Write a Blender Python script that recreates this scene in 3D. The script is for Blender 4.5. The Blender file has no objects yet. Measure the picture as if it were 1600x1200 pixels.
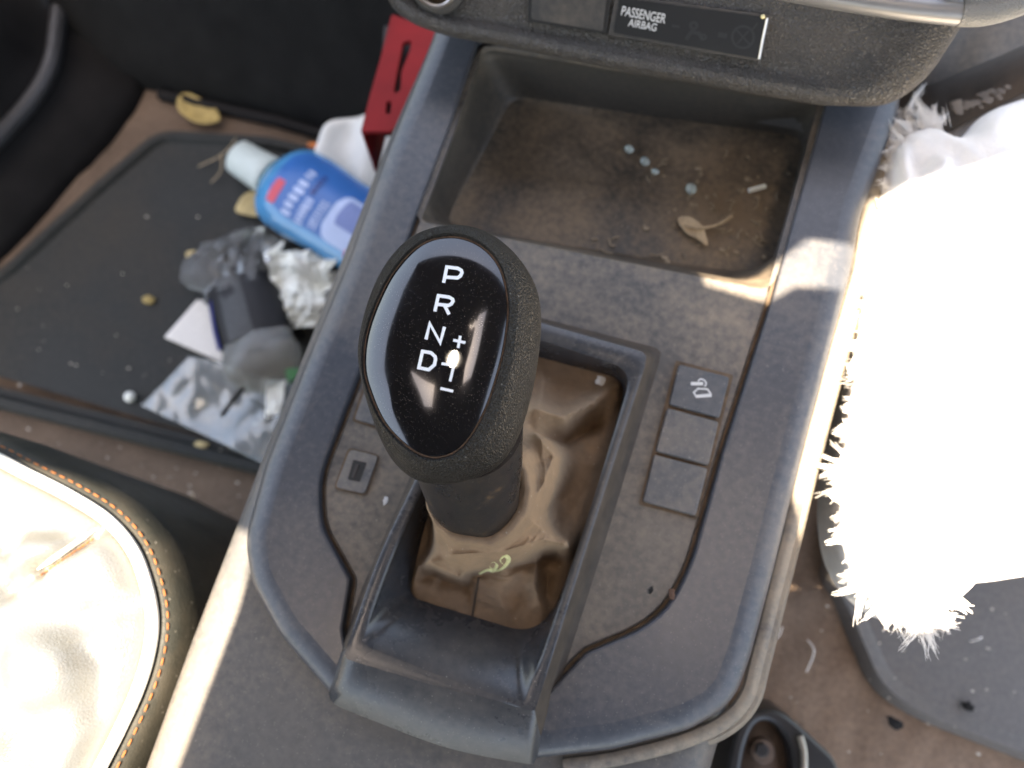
import bpy, bmesh, math, random
from mathutils import Vector, Matrix, noise
from mathutils.bvhtree import BVHTree
from mathutils.geometry import intersect_line_plane
random.seed(7)
S = bpy.context.scene
C = S.collection
# ------------------------------------------------------------------ camera (X right, Y to the dashboard, Z up from the console top)
FPX = 1210.0
F = Vector((.281, .933, -.222)).normalized()
L = Vector((1, -.27, .13)); L = (L - F * L.dot(F)).normalized()
U = L.cross(F)
R = Matrix((L, F, U))                       # camera axes -> world axes
CAM = R @ Vector((0, 0, .40))
cam = bpy.data.cameras.new('camera'); co = bpy.data.objects.new('camera', cam); C.objects.link(co)
co.matrix_world = Matrix.Translation(CAM) @ R.to_4x4()
cam.sensor_width = 36; cam.lens = FPX / 1600 * 36
cam.clip_start = .01; cam.clip_end = 100
cam.dof.use_dof = True; cam.dof.focus_distance = .305; cam.dof.aperture_fstop = 6.2
S.camera = co

def ray(px, py):
    return (R @ Vector(((px - 800) / FPX, (600 - py) / FPX, -1))).normalized()
def P(px, py, z=0.0):
    d = ray(px, py); return CAM + d * ((z - CAM.z) / d.z)
def PP(px, py, pt, n):
    d = ray(px, py); return CAM + d * ((pt - CAM).dot(n) / d.dot(n))

def proj_px(p):
    v = R.transposed() @ (p - CAM); return (800 - v.x / v.z * FPX, 600 + v.y / v.z * FPX)

# ------------------------------------------------------------------ outlines
def fil(pts, r=10, seg=5, closed=True):
    out = []; n = len(pts)
    for i, p in enumerate(pts):
        b = Vector(p[:2]); rr = p[2] if len(p) > 2 else r
        if not closed and i in (0, n - 1): out.append(b); continue
        a = Vector(pts[i - 1][:2]); c = Vector(pts[(i + 1) % n][:2])
        u = a - b; v = c - b
        du = min(rr, u.length * .48); dv = min(rr, v.length * .48)
        if min(du, dv) < .5: out.append(b); continue
        p0 = b + u.normalized() * du; p2 = b + v.normalized() * dv
        for k in range(seg + 1):
            t = k / seg; out.append(p0 * (1 - t) ** 2 + b * 2 * t * (1 - t) + p2 * t * t)
    return out
def dense(pts, step, closed=True):
    out = []; n = len(pts)
    for i in range(n if closed else n - 1):
        a, b = pts[i], pts[(i + 1) % n]; k = max(1, int((b - a).length / step))
        out += [a.lerp(b, j / k) for j in range(k)]
    if not closed: out.append(pts[-1])
    return out
def resample(pts, n, closed=True):
    q = list(pts) + ([pts[0]] if closed else [])
    d = [0]
    for a, b in zip(q, q[1:]): d.append(d[-1] + (b - a).length)
    out = []; j = 0; m = n if closed else n - 1
    for i in range(n):
        t = d[-1] * i / m
        while j < len(d) - 2 and d[j + 1] < t: j += 1
        s = d[j + 1] - d[j]; out.append(q[j].lerp(q[j + 1], (t - d[j]) / s if s > 1e-12 else 0))
    return out
def spl(pts, n=8, closed=False):
    pts = [Vector(p) for p in pts]; out = []; m = len(pts)
    for i in range(m if closed else m - 1):
        if closed: a, b, c, d = pts[i - 1], pts[i], pts[(i + 1) % m], pts[(i + 2) % m]
        else: a, b, c, d = pts[max(i - 1, 0)], pts[i], pts[i + 1], pts[min(i + 2, m - 1)]
        for k in range(n):
            t = k / n
            out.append(.5 * (2 * b + (c - a) * t + (2 * a - 5 * b + 4 * c - d) * t * t + (3 * b - a - 3 * c + d) * t ** 3))
    if not closed: out.append(pts[-1])
    return out
def wl(pts, z=0.0): return [P(p[0], p[1], z) for p in pts]
def area(l): return .5 * sum(a.x * b.y - b.x * a.y for a, b in zip(l, l[1:] + l[:1]))
def ccw(l): return l if area(l) > 0 else l[::-1]
def inset(l, d, z=None):
    s = 1 if area(l) > 0 else -1; out = []; n = len(l)
    for i in range(n):
        a, b, c = l[i - 1], l[i], l[(i + 1) % n]
        u = Vector((b.x - a.x, b.y - a.y)); v = Vector((c.x - b.x, c.y - b.y))
        if u.length < 1e-9: u = v
        if v.length < 1e-9: v = u
        u.normalize(); v.normalize(); t = u + v
        if t.length < 1e-6: t = u
        t.normalize(); nrm = Vector((-t.y, t.x)) * s
        k = d / max(.5, nrm.dot(Vector((-u.y, u.x)) * s))
        out.append(Vector((b.x + nrm.x * k, b.y + nrm.y * k, b.z if z is None else z)))
    return out
def by_angle(l, c, n):
    out = []
    for i in range(n):
        th = 2 * math.pi * i / n; d = Vector((math.cos(th), math.sin(th))); best = None
        for a, b in zip(l, l[1:] + l[:1]):
            ex, ey = b.x - a.x, b.y - a.y; den = d.x * ey - d.y * ex
            if abs(den) < 1e-12: continue
            ax, ay = a.x - c.x, a.y - c.y
            t = (ax * ey - ay * ex) / den; s = (ax * d.y - ay * d.x) / den
            if t > 0 and -1e-6 <= s <= 1 + 1e-6 and (best is None or t > best[0]): best = (t, a.z + (b.z - a.z) * s)
        out.append(Vector((c.x + d.x * best[0], c.y + d.y * best[0], best[1])))
    return out

# ------------------------------------------------------------------ objects
def tag(o, label=None, cat=None, group=None, kind=None):
    if label: o['label'] = label
    if cat: o['category'] = cat
    if group: o['group'] = group
    if kind: o['kind'] = kind
    return o
def empty(name, loc, label, cat, group=None):
    o = bpy.data.objects.new(name, None); C.objects.link(o); o.location = loc; o.empty_display_size = .02
    bpy.context.view_layer.update()
    return tag(o, label, cat, group)
def link(name, bm, mat, parent=None, smooth=True, ang=35, bevel=0, solid=0, sub=0, wn=False):
    me = bpy.data.meshes.new(name)
    bm.normal_update(); bm.to_mesh(me); bm.free()
    for p in me.polygons: p.use_smooth = smooth
    if smooth: me.set_sharp_from_angle(angle=math.radians(ang))
    me.materials.append(mat)
    o = bpy.data.objects.new(name, me); C.objects.link(o)
    if solid: m = o.modifiers.new('solid', 'SOLIDIFY'); m.thickness = solid; m.offset = 0
    if bevel: m = o.modifiers.new('bevel', 'BEVEL'); m.width = bevel; m.segments = 3; m.limit_method = 'ANGLE'; m.angle_limit = math.radians(35)
    if sub: m = o.modifiers.new('sub', 'SUBSURF'); m.levels = m.render_levels = sub
    if wn or bevel: m = o.modifiers.new('wn', 'WEIGHTED_NORMAL'); m.keep_sharp = True
    if parent: o.parent = parent; o.matrix_parent_inverse = parent.matrix_world.inverted()
    return o
def rows(bm, loops, closed=True, cap0=False, cap1=False):
    vs = [[bm.verts.new(p) for p in l] for l in loops]
    for a, b in zip(vs, vs[1:]):
        n = len(a)
        for i in range(n if closed else n - 1):
            j = (i + 1) % n
            bm.faces.new((a[i], a[j], b[j], b[i]))
    if cap0: bm.faces.new(vs[0][::-1])
    if cap1: bm.faces.new(vs[-1])
    return vs
def fix(bm): bmesh.ops.recalc_face_normals(bm, faces=bm.faces[:])
def plate(name, outer, holes, z, orow, hrow, mat, parent=None, **k):
    """flat plate with holes; rows are (inset, dz), from the foot of the wall to the top"""
    bm = bmesh.new(); edges = []
    for l, rr, s in [(ccw(outer), orow, 1)] + [(ccw(h), hrow, -1) for h in holes]:
        vs = rows(bm, [inset(l, s * d, z + dz) for d, dz in rr])
        top = vs[-1]
        for i in range(len(top)): edges.append(bm.edges.get((top[i], top[(i + 1) % len(top)])))
    n0 = len(bm.faces)
    bmesh.ops.triangle_fill(bm, use_beauty=True, use_dissolve=False, edges=edges, normal=(0, 0, 1))
    bm.faces.ensure_lookup_table(); flat = list(range(n0, len(bm.faces)))
    bm.normal_update(); fix(bm)
    o = link(name, bm, mat, parent, **k)
    for i in flat: o.data.polygons[i].use_smooth = False
    return o
def tube(bm, pts, r, n=8, flat=1.0, caps=True):
    pts = [Vector(p) for p in pts]; loops = []; m = len(pts)
    up = Vector((.13, .21, 1)).normalized()
    for i, p in enumerate(pts):
        t = (pts[min(i + 1, m - 1)] - pts[max(i - 1, 0)]).normalized()
        a = t.cross(up)
        if a.length < 1e-4: a = t.cross(Vector((1, 0, 0)))
        a.normalize(); b = a.cross(t)
        rr = r(i / (m - 1)) if callable(r) else r
        loops.append([p + (a * math.cos(2 * math.pi * k / n) + b * math.sin(2 * math.pi * k / n) * flat) * rr for k in range(n)])
    rows(bm, loops, True, caps, caps)
def quadbox(name, pts, z0, z1, mat, parent=None, bevel=.0004, r=4, **k):
    l = ccw(wl(fil(pts, r), z1)); bm = bmesh.new()
    rows(bm, [[Vector((p.x, p.y, z0)) for p in l], l], True, True, True); fix(bm)
    return link(name, bm, mat, parent, bevel=bevel, **k)

# ------------------------------------------------------------------ materials
def M(name):
    m = bpy.data.materials.new(name); m.use_nodes = True
    nt = m.node_tree; b = nt.nodes['Principled BSDF']
    tc = nt.nodes.new('ShaderNodeTexCoord')
    return m, nt, b, tc.outputs['Object']
def N(nt, t, **k):
    n = nt.nodes.new('ShaderNode' + t)
    for a, v in k.items(): setattr(n, a, v)
    return n
def nz(nt, co_, scale, detail=4, rough=.55, dist=0):
    n = N(nt, 'TexNoise'); nt.links.new(co_, n.inputs['Vector'])
    n.inputs['Scale'].default_value = scale; n.inputs['Detail'].default_value = detail
    n.inputs['Roughness'].default_value = rough; n.inputs['Distortion'].default_value = dist
    return n.outputs['Fac']
def ramp(nt, s, a, b, va=0., vb=1.):
    n = N(nt, 'MapRange'); nt.links.new(s, n.inputs['Value'])
    for k, v in zip(('From Min', 'From Max', 'To Min', 'To Max'), (a, b, va, vb)): n.inputs[k].default_value = v
    return n.outputs['Result']
def mul(nt, a, b, op='MULTIPLY'):
    n = N(nt, 'Math', operation=op)
    for i, v in enumerate((a, b)):
        if isinstance(v, (int, float)): n.inputs[i].default_value = v
        else: nt.links.new(v, n.inputs[i])
    return n.outputs[0]
def mix(nt, f, a, b):
    n = N(nt, 'Mix', data_type='RGBA')
    if isinstance(f, (int, float)): n.inputs['Factor'].default_value = f
    else: nt.links.new(f, n.inputs['Factor'])
    for i, v in ((6, a), (7, b)):
        if isinstance(v, tuple): n.inputs[i].default_value = (*v, 1)
        else: nt.links.new(v, n.inputs[i])
    return n.outputs[2]
def specks(nt, co_, scale, thr, keep=.75):
    """small grains: a cell's centre, for the cells whose random colour is above keep"""
    v = N(nt, 'TexVoronoi'); nt.links.new(co_, v.inputs['Vector']); v.inputs['Scale'].default_value = scale
    d = ramp(nt, v.outputs['Distance'], thr, thr * .6)
    s = N(nt, 'SeparateColor'); nt.links.new(v.outputs['Color'], s.inputs[0])
    return mul(nt, d, mul(nt, s.outputs[0], keep, 'GREATER_THAN'))
def upness(nt):
    g = N(nt, 'NewGeometry'); s = N(nt, 'SeparateXYZ'); nt.links.new(g.outputs['Normal'], s.inputs[0])
    return ramp(nt, s.outputs['Z'], .1, .95)
def bump(nt, b, hs, strength=.3, dist=.0005):
    n = N(nt, 'Bump'); n.inputs['Strength'].default_value = strength; n.inputs['Distance'].default_value = dist
    nt.links.new(hs, n.inputs['Height']); nt.links.new(n.outputs[0], b.inputs['Normal'])
DUST = (.30, .225, .155)
def plastic(name, base, rough=.5, dust=.35, dcol=DUST, grain=1800, gs=.25, speck=.5, spec=.5, big=22, lo=.42, hi=.68, gd=.00025):
    m, nt, b, c = M(name)
    n1 = nz(nt, c, big, 6, .62, .3); n2 = nz(nt, c, 260, 4, .6); n3 = nz(nt, c, grain, 2, .5)
    d = ramp(nt, mul(nt, n1, mul(nt, n2, .35), 'ADD'), lo + .17, hi + .17)
    d = mul(nt, mul(nt, d, upness(nt)), dust)
    film = mul(nt, ramp(nt, n2, .3, .75, .0, .12), dust)
    d = mul(nt, d, film, 'ADD')
    colr = mix(nt, d, mix(nt, ramp(nt, n2, .3, .7), tuple(x * .88 for x in base), tuple(x * 1.1 for x in base)), dcol)
    if speck:
        sp = mul(nt, specks(nt, c, 260, .10, .90), specks(nt, c, 900, .20, .78), 'MAXIMUM')
        colr = mix(nt, mul(nt, mul(nt, sp, upness(nt)), speck), colr, (.55, .5, .43))
    nt.links.new(colr, b.inputs['Base Color'])
    nt.links.new(mul(nt, ramp(nt, n1, .3, .7, rough - .05, rough + .1), mul(nt, d, .3), 'ADD'), b.inputs['Roughness'])
    b.inputs['Specular IOR Level'].default_value = spec
    bump(nt, b, mul(nt, n3, mul(nt, n2, .6), 'ADD'), gs, gd)
    return m
def leather(name, base, rough, scale, strength, dist, dust=.2, dcol=DUST, speck=.3, lo=.4, hi=.75, big=30, settle=False):
    m, nt, b, c = M(name)
    v = N(nt, 'TexVoronoi', feature='DISTANCE_TO_EDGE'); v.inputs['Scale'].default_value = scale
    w = N(nt, 'TexNoise'); nt.links.new(c, w.inputs['Vector']); w.inputs['Scale'].default_value = scale * .5
    va = N(nt, 'VectorMath', operation='MULTIPLY_ADD'); nt.links.new(w.outputs['Color'], va.inputs[0])
    va.inputs[1].default_value = (1.2 / scale,) * 3; nt.links.new(c, va.inputs[2]); nt.links.new(va.outputs[0], v.inputs['Vector'])
    h = ramp(nt, v.outputs['Distance'], 0, .28)
    n1 = nz(nt, c, big, 6, .65); n2 = nz(nt, c, 300, 4)
    d = mul(nt, mul(nt, ramp(nt, n1, lo, hi, .25, 1), ramp(nt, n2, .1, .7, .75, 1)), dust)
    if settle: d = mul(nt, d, ramp(nt, upness(nt), .3, .95, .45, 1))
    colr = mix(nt, d, base, dcol)
    if speck: colr = mix(nt, mul(nt, specks(nt, c, 350, .16, .84), speck), colr, (.5, .46, .4))
    nt.links.new(colr, b.inputs['Base Color'])
    nt.links.new(ramp(nt, n1, .3, .7, rough - .06, rough + .08), b.inputs['Roughness'])
    bump(nt, b, mul(nt, h, mul(nt, n2, .5), 'ADD'), strength, dist)
    return m
def plain(name, col, rough=.5, metal=0, var=.15, scale=60, bmp=.1, trans=0, ior=1.45, alpha=1, coat=0, bd=.0005):
    m, nt, b, c = M(name)
    n = nz(nt, c, scale, 5, .6)
    nt.links.new(mix(nt, ramp(nt, n, .3, .7), tuple(x * (1 - var) for x in col), tuple(min(1, x * (1 + var)) for x in col)), b.inputs['Base Color'])
    b.inputs['Roughness'].default_value = rough; b.inputs['Metallic'].default_value = metal
    b.inputs['Transmission Weight'].default_value = trans; b.inputs['IOR'].default_value = ior
    b.inputs['Alpha'].default_value = alpha; b.inputs['Coat Weight'].default_value = coat; b.inputs['Coat Roughness'].default_value = .06
    if bmp: bump(nt, b, nz(nt, c, scale * 6, 4), bmp, bd)
    return m
trim_m = plastic('grey_trim_plastic', (.047, .052, .062), .33, .26, speck=.3, big=9, lo=.46, hi=.8)
panel_m = plastic('grey_panel_plastic', (.057, .055, .053), .38, .58, speck=.3, big=11, lo=.4, hi=.72)
tunnel_m = plastic('grey_tunnel_plastic', (.078, .076, .074), .48, .38, speck=.35, big=10, lo=.45, hi=.8)
bezel_m = plastic('dark_bezel_plastic', (.030, .033, .038), .26, .22, speck=.35, big=14, lo=.35, hi=.95)
skirt_m = plain('dusty_skirt', (.040, .029, .021), .75, 0, .35, 120, .15)
bin_m = plastic('dusty_bin_plastic', (.040, .035, .029), .5, .6, (.23, .165, .105), speck=.35, big=18, lo=.36, hi=.62)
seam_m = plain('brown_seam_dust', (.11, .074, .047), .9, var=.4, scale=150, bmp=.4)
btn_m = plastic('button_plastic', (.072, .072, .074), .5, .28, speck=.4, big=40)
btn2_m = plastic('cleaner_button_plastic', (.052, .058, .066), .5, .12, speck=.4, big=40)
black_m = plain('black_hole', (.012, .011, .010), .6)
rail_m = plastic('dusty_rail_plastic', (.10, .09, .078), .5, .75, (.30, .24, .175), speck=.3, big=30, lo=.3, hi=.6)
collar_m = plastic('collar_plastic', (.014, .013, .013), .28, .5, (.24, .13, .05), speck=.4, big=60, lo=.62, hi=.72)
knob_m = leather('knob_leather', (.012, .0115, .0105), .38, 760, .6, .0006, .06, speck=.25)
dash_m = leather('dash_grain', (.050, .046, .041), .45, 560, 1.0, .0010, .18, speck=0)
dash2_m = plastic('dash_plastic', (.030, .028, .026), .55, .2, speck=.1)
boot_m = leather('gaiter_leather', (.080, .062, .048), .85, 1000, .45, .0003, .85, (.30, .195, .118), .35, .15, .65, 26)
white_m = plain('white_marking', (.82, .82, .82), .5, bmp=0, var=.03)
dimwhite_m = plain('pale_marking', (.55, .54, .52), .5, bmp=0, var=.05)
faint_m = plain('faint_marking', (.024, .024, .025), .4, bmp=0)
ind_m = plain('indicator_glass', (.010, .010, .010), .45, bmp=0)
metal_m = plain('satin_metal', (.55, .50, .45), .28, 1, .1, 80, .05)
satin_m = plain('satin_grey_trim', (.23, .22, .21), .35, .4, .08, 40, .05)
cloth_m = plain('white_cloth', (.80, .765, .72), .95, 0, .06, 90, .5, bd=.001)
fringe_m = plain('white_thread', (.78, .75, .71), .9, 0, .08, 200, 0)
cream_m = leather('cream_seat_leather', (.23, .226, .21), .40, 620, .3, .0004, .04, (.35, .30, .2), 0, .5, .8)
cream_m.node_tree.nodes['Principled BSDF'].inputs['Metallic'].default_value = .7
bolster_m = leather('dark_bolster_leather', (.012, .0145, .013), .55, 620, .25, .0004, .12, speck=.4)
pipe_m = plain('pale_piping', (.62, .60, .54), .5, 0, .1, 200, .1)
stitch_m = plain('orange_thread', (.26, .085, .02), .8, 0, .2, 300, 0)
carpet_m = plastic('brown_dirty_carpet', (.085, .062, .046), .9, .7, (.17, .12, .085), grain=700, gs=.8, speck=.5, spec=.15, big=14, lo=.3, hi=.7, gd=.0015)
mat_m = plastic('black_rubber_mat', (.014, .0165, .0155), .6, .3, (.085, .068, .05), grain=900, gs=.4, speck=.3, spec=.25, big=7, lo=.45, hi=.7, gd=.0005)
mat2_m = plastic('grey_rubber_mat', (.105, .098, .094), .6, .4, (.17, .145, .125), grain=900, gs=.3, speck=.3, spec=.4, big=9, gd=.0005)
bulk_m = plain('black_carpet', (.008, .0083, .008), .9, 0, .3, 30, .3, bd=.001)
kick_m = plain('black_side_trim', (.007, .0063, .006), .7, 0, .5, 18, .2, bd=.001)
red_m = plain('red_paint', (.21, .009, .010), .6, 0, .15, 30, .05)
bcap_m = plain('bottle_cap_white', (.48, .55, .52), .45, 0, .05)
bneck_m = plain('bottle_neck_teal', (.02, .13, .17), .2, 0, .1, coat=.5)
bbody_m = plain('bottle_body_blue', (.05, .25, .47), .16, 0, .15, 20, .05, coat=.6)
blab_m = plain('bottle_label_blue', (.02, .12, .36), .3, 0, .15, 20, 0)
blite_m = plain('bottle_print_pale', (.38, .48, .68), .4, 0, .1, bmp=0)
bnavy_m = plain('bottle_print_navy', (.02, .04, .17), .4, 0, .1, bmp=0)
bslate_m = plain('bottle_print_slate', (.13, .19, .40), .4, 0, .2, 500, 0)
bred_m = plain('bottle_print_red', (.55, .06, .09), .4, 0, .1, bmp=0)
paper_m = plain('white_paper', (.72, .74, .68), .8, 0, .05, 60, .1)
plastw_m = plain('white_plastic_sheet', (.60, .61, .58), .4, 0, .05, 30, .05)
pet_m = plain('clear_plastic', (.66, .68, .68), .10, 0, .05, 40, .25, trans=.88, ior=1.22)
frost_m = plain('frosted_plastic', (.78, .80, .76), .12, 0, .08, 40, .35, trans=.8, ior=1.3)
dlabel_m = plain('dark_bottle_label', (.004, .004, .005), .6, 0, .3, 40, 0)
navy_m = plain('navy_label_edge', (.01, .02, .13), .4, bmp=0)
grey_m = plain('grey_label_stripe', (.034, .036, .036), .5, 0, .35, 400, 0)
green_m = plain('green_plastic', (.02, .25, .07), .4)
film_m = plain('clear_film', (.40, .44, .45), .2, .35, .1, 30, .15, alpha=.4)
ylw_m = plain('dry_yellow_leaf', (.34, .25, .09), .75, 0, .25, 120, .3)
tan_m = plain('tan_scrap', (.42, .33, .16), .75, 0, .2, 120, .3)
orange_m = plain('orange_scrap', (.50, .13, .02), .5)
straw_m = plain('dry_straw', (.40, .31, .20), .8, 0, .2, 300, 0)
blos_m = plain('dry_blossom', (.50, .48, .24), .8, 0, .2, 300, 0)
bead_m = plain('glass_bead', (.75, .88, .86), .08, 0, .05, 60, 0, trans=.7, ior=1.45)
crumb_m = plain('pale_crumbs', (.42, .38, .32), .8, 0, .4, 400, 0)
rubber_m = plain('black_bracket', (.018, .018, .019), .32, 0, .3, 60, .1)
for m_ in (red_m, kick_m, bulk_m, boot_m, bolster_m, knob_m): m_.node_tree.nodes['Principled BSDF'].inputs['Specular IOR Level'].default_value = .2
slab_m = plain('shade_slab_grey', (.10, .10, .095), .9)  # even grey for the added sun-blocking slab
hole_m = plain('glass_marker', (.1, .1, .1), .5)
# glossy black cap with settled dust
cap_m, nt, b, c = M('gloss_black_cap')
sp = mul(nt, mul(nt, specks(nt, c, 2300, .26, .80), .4), mul(nt, specks(nt, c, 900, .13, .93), .6), 'MAXIMUM')
grow = ramp(nt, nz(nt, c, 45, 3), .38, .62, .12, .9)
d = mul(nt, sp, grow)
smear = ramp(nt, nz(nt, c, 60, 5, .6, 1.5), .62, .8, 0, .05)
nt.links.new(mix(nt, mul(nt, d, smear, 'ADD'), (.006, .006, .007), (.55, .45, .36)), b.inputs['Base Color'])
nt.links.new(mul(nt, ramp(nt, nz(nt, c, 50, 4), .4, .75, .08, .2), mul(nt, d, .5), 'ADD'), b.inputs['Roughness'])
b.inputs['Specular IOR Level'].default_value = .6; b.inputs['Coat Weight'].default_value = .6; b.inputs['Coat Roughness'].default_value = .04

# ================================================================== SETTING
def sheet_grid(pts4, nx, ny, fn):
    bm = bmesh.new(); a, b_, c_, d_ = pts4
    g = [[bm.verts.new(fn(a.lerp(b_, i / nx).lerp(d_.lerp(c_, i / nx), j / ny), i / nx, j / ny)) for i in range(nx + 1)] for j in range(ny + 1)]
    for j in range(ny):
        for i in range(nx): bm.faces.new((g[j][i], g[j][i + 1], g[j + 1][i + 1], g[j + 1][i]))
    return bm
ZF = -.30
def fl(p, u, v):
    p = p.copy(); p.z = ZF + .004 * noise.noise(p * 14) + .0015 * noise.noise(p * 60); return p
bm = sheet_grid([Vector((-1.1, -1.1, 0)), Vector((1.1, -1.1, 0)), Vector((1.1, 1.0, 0)), Vector((-1.1, 1.0, 0))], 150, 150, fl)
tag(link('footwell_floor', bm, carpet_m), kind='structure')
# an added slab out of view: its openings shape the sun patches
SUN = Vector((-.02, -.10, .98)).normalized()   # high sun, a little behind
ZR = .66
def up(p): return p + SUN * ((ZR - p.z) / SUN.z)
# ================================================================== CENTRE CONSOLE
con = empty('centre_console', P(800, 700, -.012), 'dusty grey plastic centre console with storage tray and gear surround', 'car console')
# tunnel body
tl = fil([(690, 30), (600, 235), (520, 440), (410, 715), (372, 815, 20), (300, 1000), (222, 1215), (120, 1500), (990, 1500), (1085, 1300), (1130, 1140), (1200, 900), (1262, 690), (1338, 420), (1400, 180), (1450, -30), (720, -60)], 30)
tw = ccw(wl(dense(tl, 40), -.030)); bm = bmesh.new()
def wav(l, s): return [Vector((p.x + s * noise.noise(p * 40), p.y + s * noise.noise(p * 40 + Vector((5, 5, 5))), p.z)) for p in l]
bm.free()
# outer trim frame
ro = fil([(716, -80), (672, 52), (600, 228), (540, 398), (478, 545), (408, 722), (375, 842, 25), (386, 910, 20), (430, 992), (512, 1088, 4), (560, 1108), (700, 1150), (836, 1190, 6), (960, 1176), (1080, 1145), (1150, 1105, 50), (1178, 1030), (1212, 902), (1258, 715), (1336, 420), (1352, 330), (1410, 170), (1450, -80)], 14)
rh = fil([(748, 60), (700, 200), (645, 345), (560, 580), (497, 745, 30), (500, 822, 25), (547, 906, 6), (534, 985), (545, 1040), (845, 1095), (915, 1021, 8), (1030, 972, 60), (1078, 890, 40), (1130, 705), (1206, 470), (1252, 300), (1296, 140), (1310, 40)], 10)
rO = wl(dense(ro, 25)); rH = wl(dense(rh, 20))
plate('trim_frame', rO, [rH], .0, [(-.0005, -.016), (0, -.008), (.0006, -.0052), (.0020, -.0036), (.0045, -.0022), (.0075, -.0010), (.0100, -.0003), (.0125, 0)], [(0, -.009), (0, -.0016), (.0004, -.0004), (.0013, 0)], trim_m, con)
# the dusty edging that runs round the foot of the trim on the right and the rear
eg = spl([P(1392, 215, -.012), P(1352, 345, -.012), P(1341, 425, -.012), P(1300, 570, -.012), P(1262, 712, -.012), P(1238, 810, -.012), P(1214, 905, -.012), P(1182, 1032, -.012), P(1165, 1090, -.012), P(1128, 1130, -.012), P(1060, 1160, -.012), P(960, 1185, -.012), P(880, 1196, -.012)], 8)
bm = bmesh.new(); tube(bm, eg, lambda t: .0044 - .001 * t, 10, .8); fix(bm); link('edge_strip', bm, rail_m, con)
eg2 = [p + Vector((.0052, -.0015, -.010)) for p in eg[10:]]
bm = bmesh.new(); tube(bm, eg2, .0042, 10, 1.2); fix(bm); link('edge_strip', bm, rail_m, con)
# floor of the seam round the inner panel
binp = fil([(752, 70), (1290, 160), (1204, 452, 25), (648, 343, 25)], 25)
binw = ccw(wl(dense(binp, 20), -.003))
bzp = [(735, 468, 20), (1036, 546, 14), (945, 850, 200), (848, 1150, 8), (836, 1196, 10), (700, 1172, 60), (524, 1103, 16), (512, 1088, 8), (556, 940, 60), (642, 742)]
bzw = ccw(wl(dense(fil(bzp, 12), 14), -.003))
bzhole = inset(bzw, .006)
plate('tunnel_body', tw, [inset(binw, -.001), inset(bzw, .005)], -.0135, [(-.004, ZF + .0135), (-.002, -.086), (0, -.0265), (.001, -.0165), (.004, -.008), (.009, -.003), (.015, -.0007), (.022, 0)], [(0, -.02), (0, 0)], tunnel_m, con, ang=50)
inner = inset(ccw(rH), .0019)
plate('seam_floor', inset(ccw(rH), -.002), [binw, inset(bzw, .003)], -.0062, [(0, -.001), (0, 0)], [(0, -.001), (0, 0)], seam_m, con)
def clip_bottom(l): return l
plate('inner_panel', inner, [binw, inset(bzw, .003)], -.003, [(0, -.006), (0, -.0015), (.0004, -.0005), (.0012, 0)], [(0, -.004), (0, -.0012), (.0005, -.0003), (.0012, 0)], panel_m, con)
# storage tray
bw = binw; ctr = sum(bw, Vector()) / len(bw); nb = 220
floor_px = fil([(802, 152, 20), (1258, 214, 25), (1206, 432, 30), (694, 352, 30)], 20)
top_l = by_angle(bw, ctr, nb); fl_l = by_angle(wl(dense(floor_px, 15), -.042), ctr, nb)
bm = bmesh.new()
lip = by_angle(inset(bw, .004), ctr, nb)
prof = [(by_angle(inset(bw, -.0004), ctr, nb), -.0035), (by_angle(inset(bw, .001), ctr, nb), -.0046)]
L_ = [[Vector((p.x, p.y, z)) for p in l] for l, z in prof]
for t, z in ((.06, -.0062), (.16, -.0085), (.24, -.0115), (.36, -.02), (.6, -.030), (.8, -.0375), (.9, -.0405), (.97, -.0417), (1.03, -.0420)):
    L_.append([Vector((a.x + (b_.x - a.x) * t, a.y + (b_.y - a.y) * t, z)) for a, b_ in zip(top_l, fl_l)])
fc = sum(fl_l, Vector()) / nb
for t in (.85, .6, .3, .02):
    L_.append([Vector((fc.x + (b_.x - fc.x) * t, fc.y + (b_.y - fc.y) * t, -.042 + .0006 * noise.noise(b_ * 40))) for b_ in fl_l])
rows(bm, L_, True, False, True); fix(bm); link('storage_tray', bm, bin_m, con, ang=60)
# gear surround (bezel)
nbz = 260; bc = P(790, 830, 0)
crO = wl(dense(fil([(740, 474, 20), (1014, 552, 16), (918, 850, 200), (836, 1112, 6), (690, 1075, 60), (536, 1028, 10), (590, 870, 60), (652, 742)], 12), 14), .011)
crI = wl(dense(fil([(748, 500, 20), (990, 578, 36), (905, 850, 200), (818, 1106, 8), (690, 1062, 60), (562, 1008, 8), (612, 870, 60), (668, 745)], 12), 14), .011)
boP = fil([(765, 538, 20), (980, 594, 30), (925, 800, 100), (862, 962, 40), (822, 988, 30), (638, 932, 22), (668, 800, 100), (700, 720)], 14)
boW = wl(dense(boP, 14), -.012)
base = by_angle(bzw, bc, nbz); cO = by_angle(crO, bc, nbz); cI = by_angle(crI, bc, nbz); bo = by_angle(boW, bc, nbz)
def lerpl(a, b_, t, z=None):
    return [Vector((p.x + (q.x - p.x) * t, p.y + (q.y - p.y) * t, (p.z + (q.z - p.z) * t) if z is None else z)) for p, q in zip(a, b_)]
bm = bmesh.new()
low = [Vector((p.x, p.y, -.013)) for p in base]
b2 = [Vector((p.x, p.y, -.003)) for p in base]
LL = [low, b2, lerpl(b2, cO, .30, -.0018), lerpl(b2, cO, .5, .0010), lerpl(b2, cO, .72, .0060), lerpl(b2, cO, .92, .0098), lerpl(b2, cO, 1, .0108), lerpl(cO, cI, .25, .0114), lerpl(cO, cI, .5, .0115), lerpl(cO, cI, .78, .0113), lerpl(cO, cI, 1, .0105)]
tw_ = ((.05, .0085), (.25, .003), (.5, -.003), (.75, -.0085), (.92, -.0118), (1.0, -.0126), (1.08, -.0150))
wf = []
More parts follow.
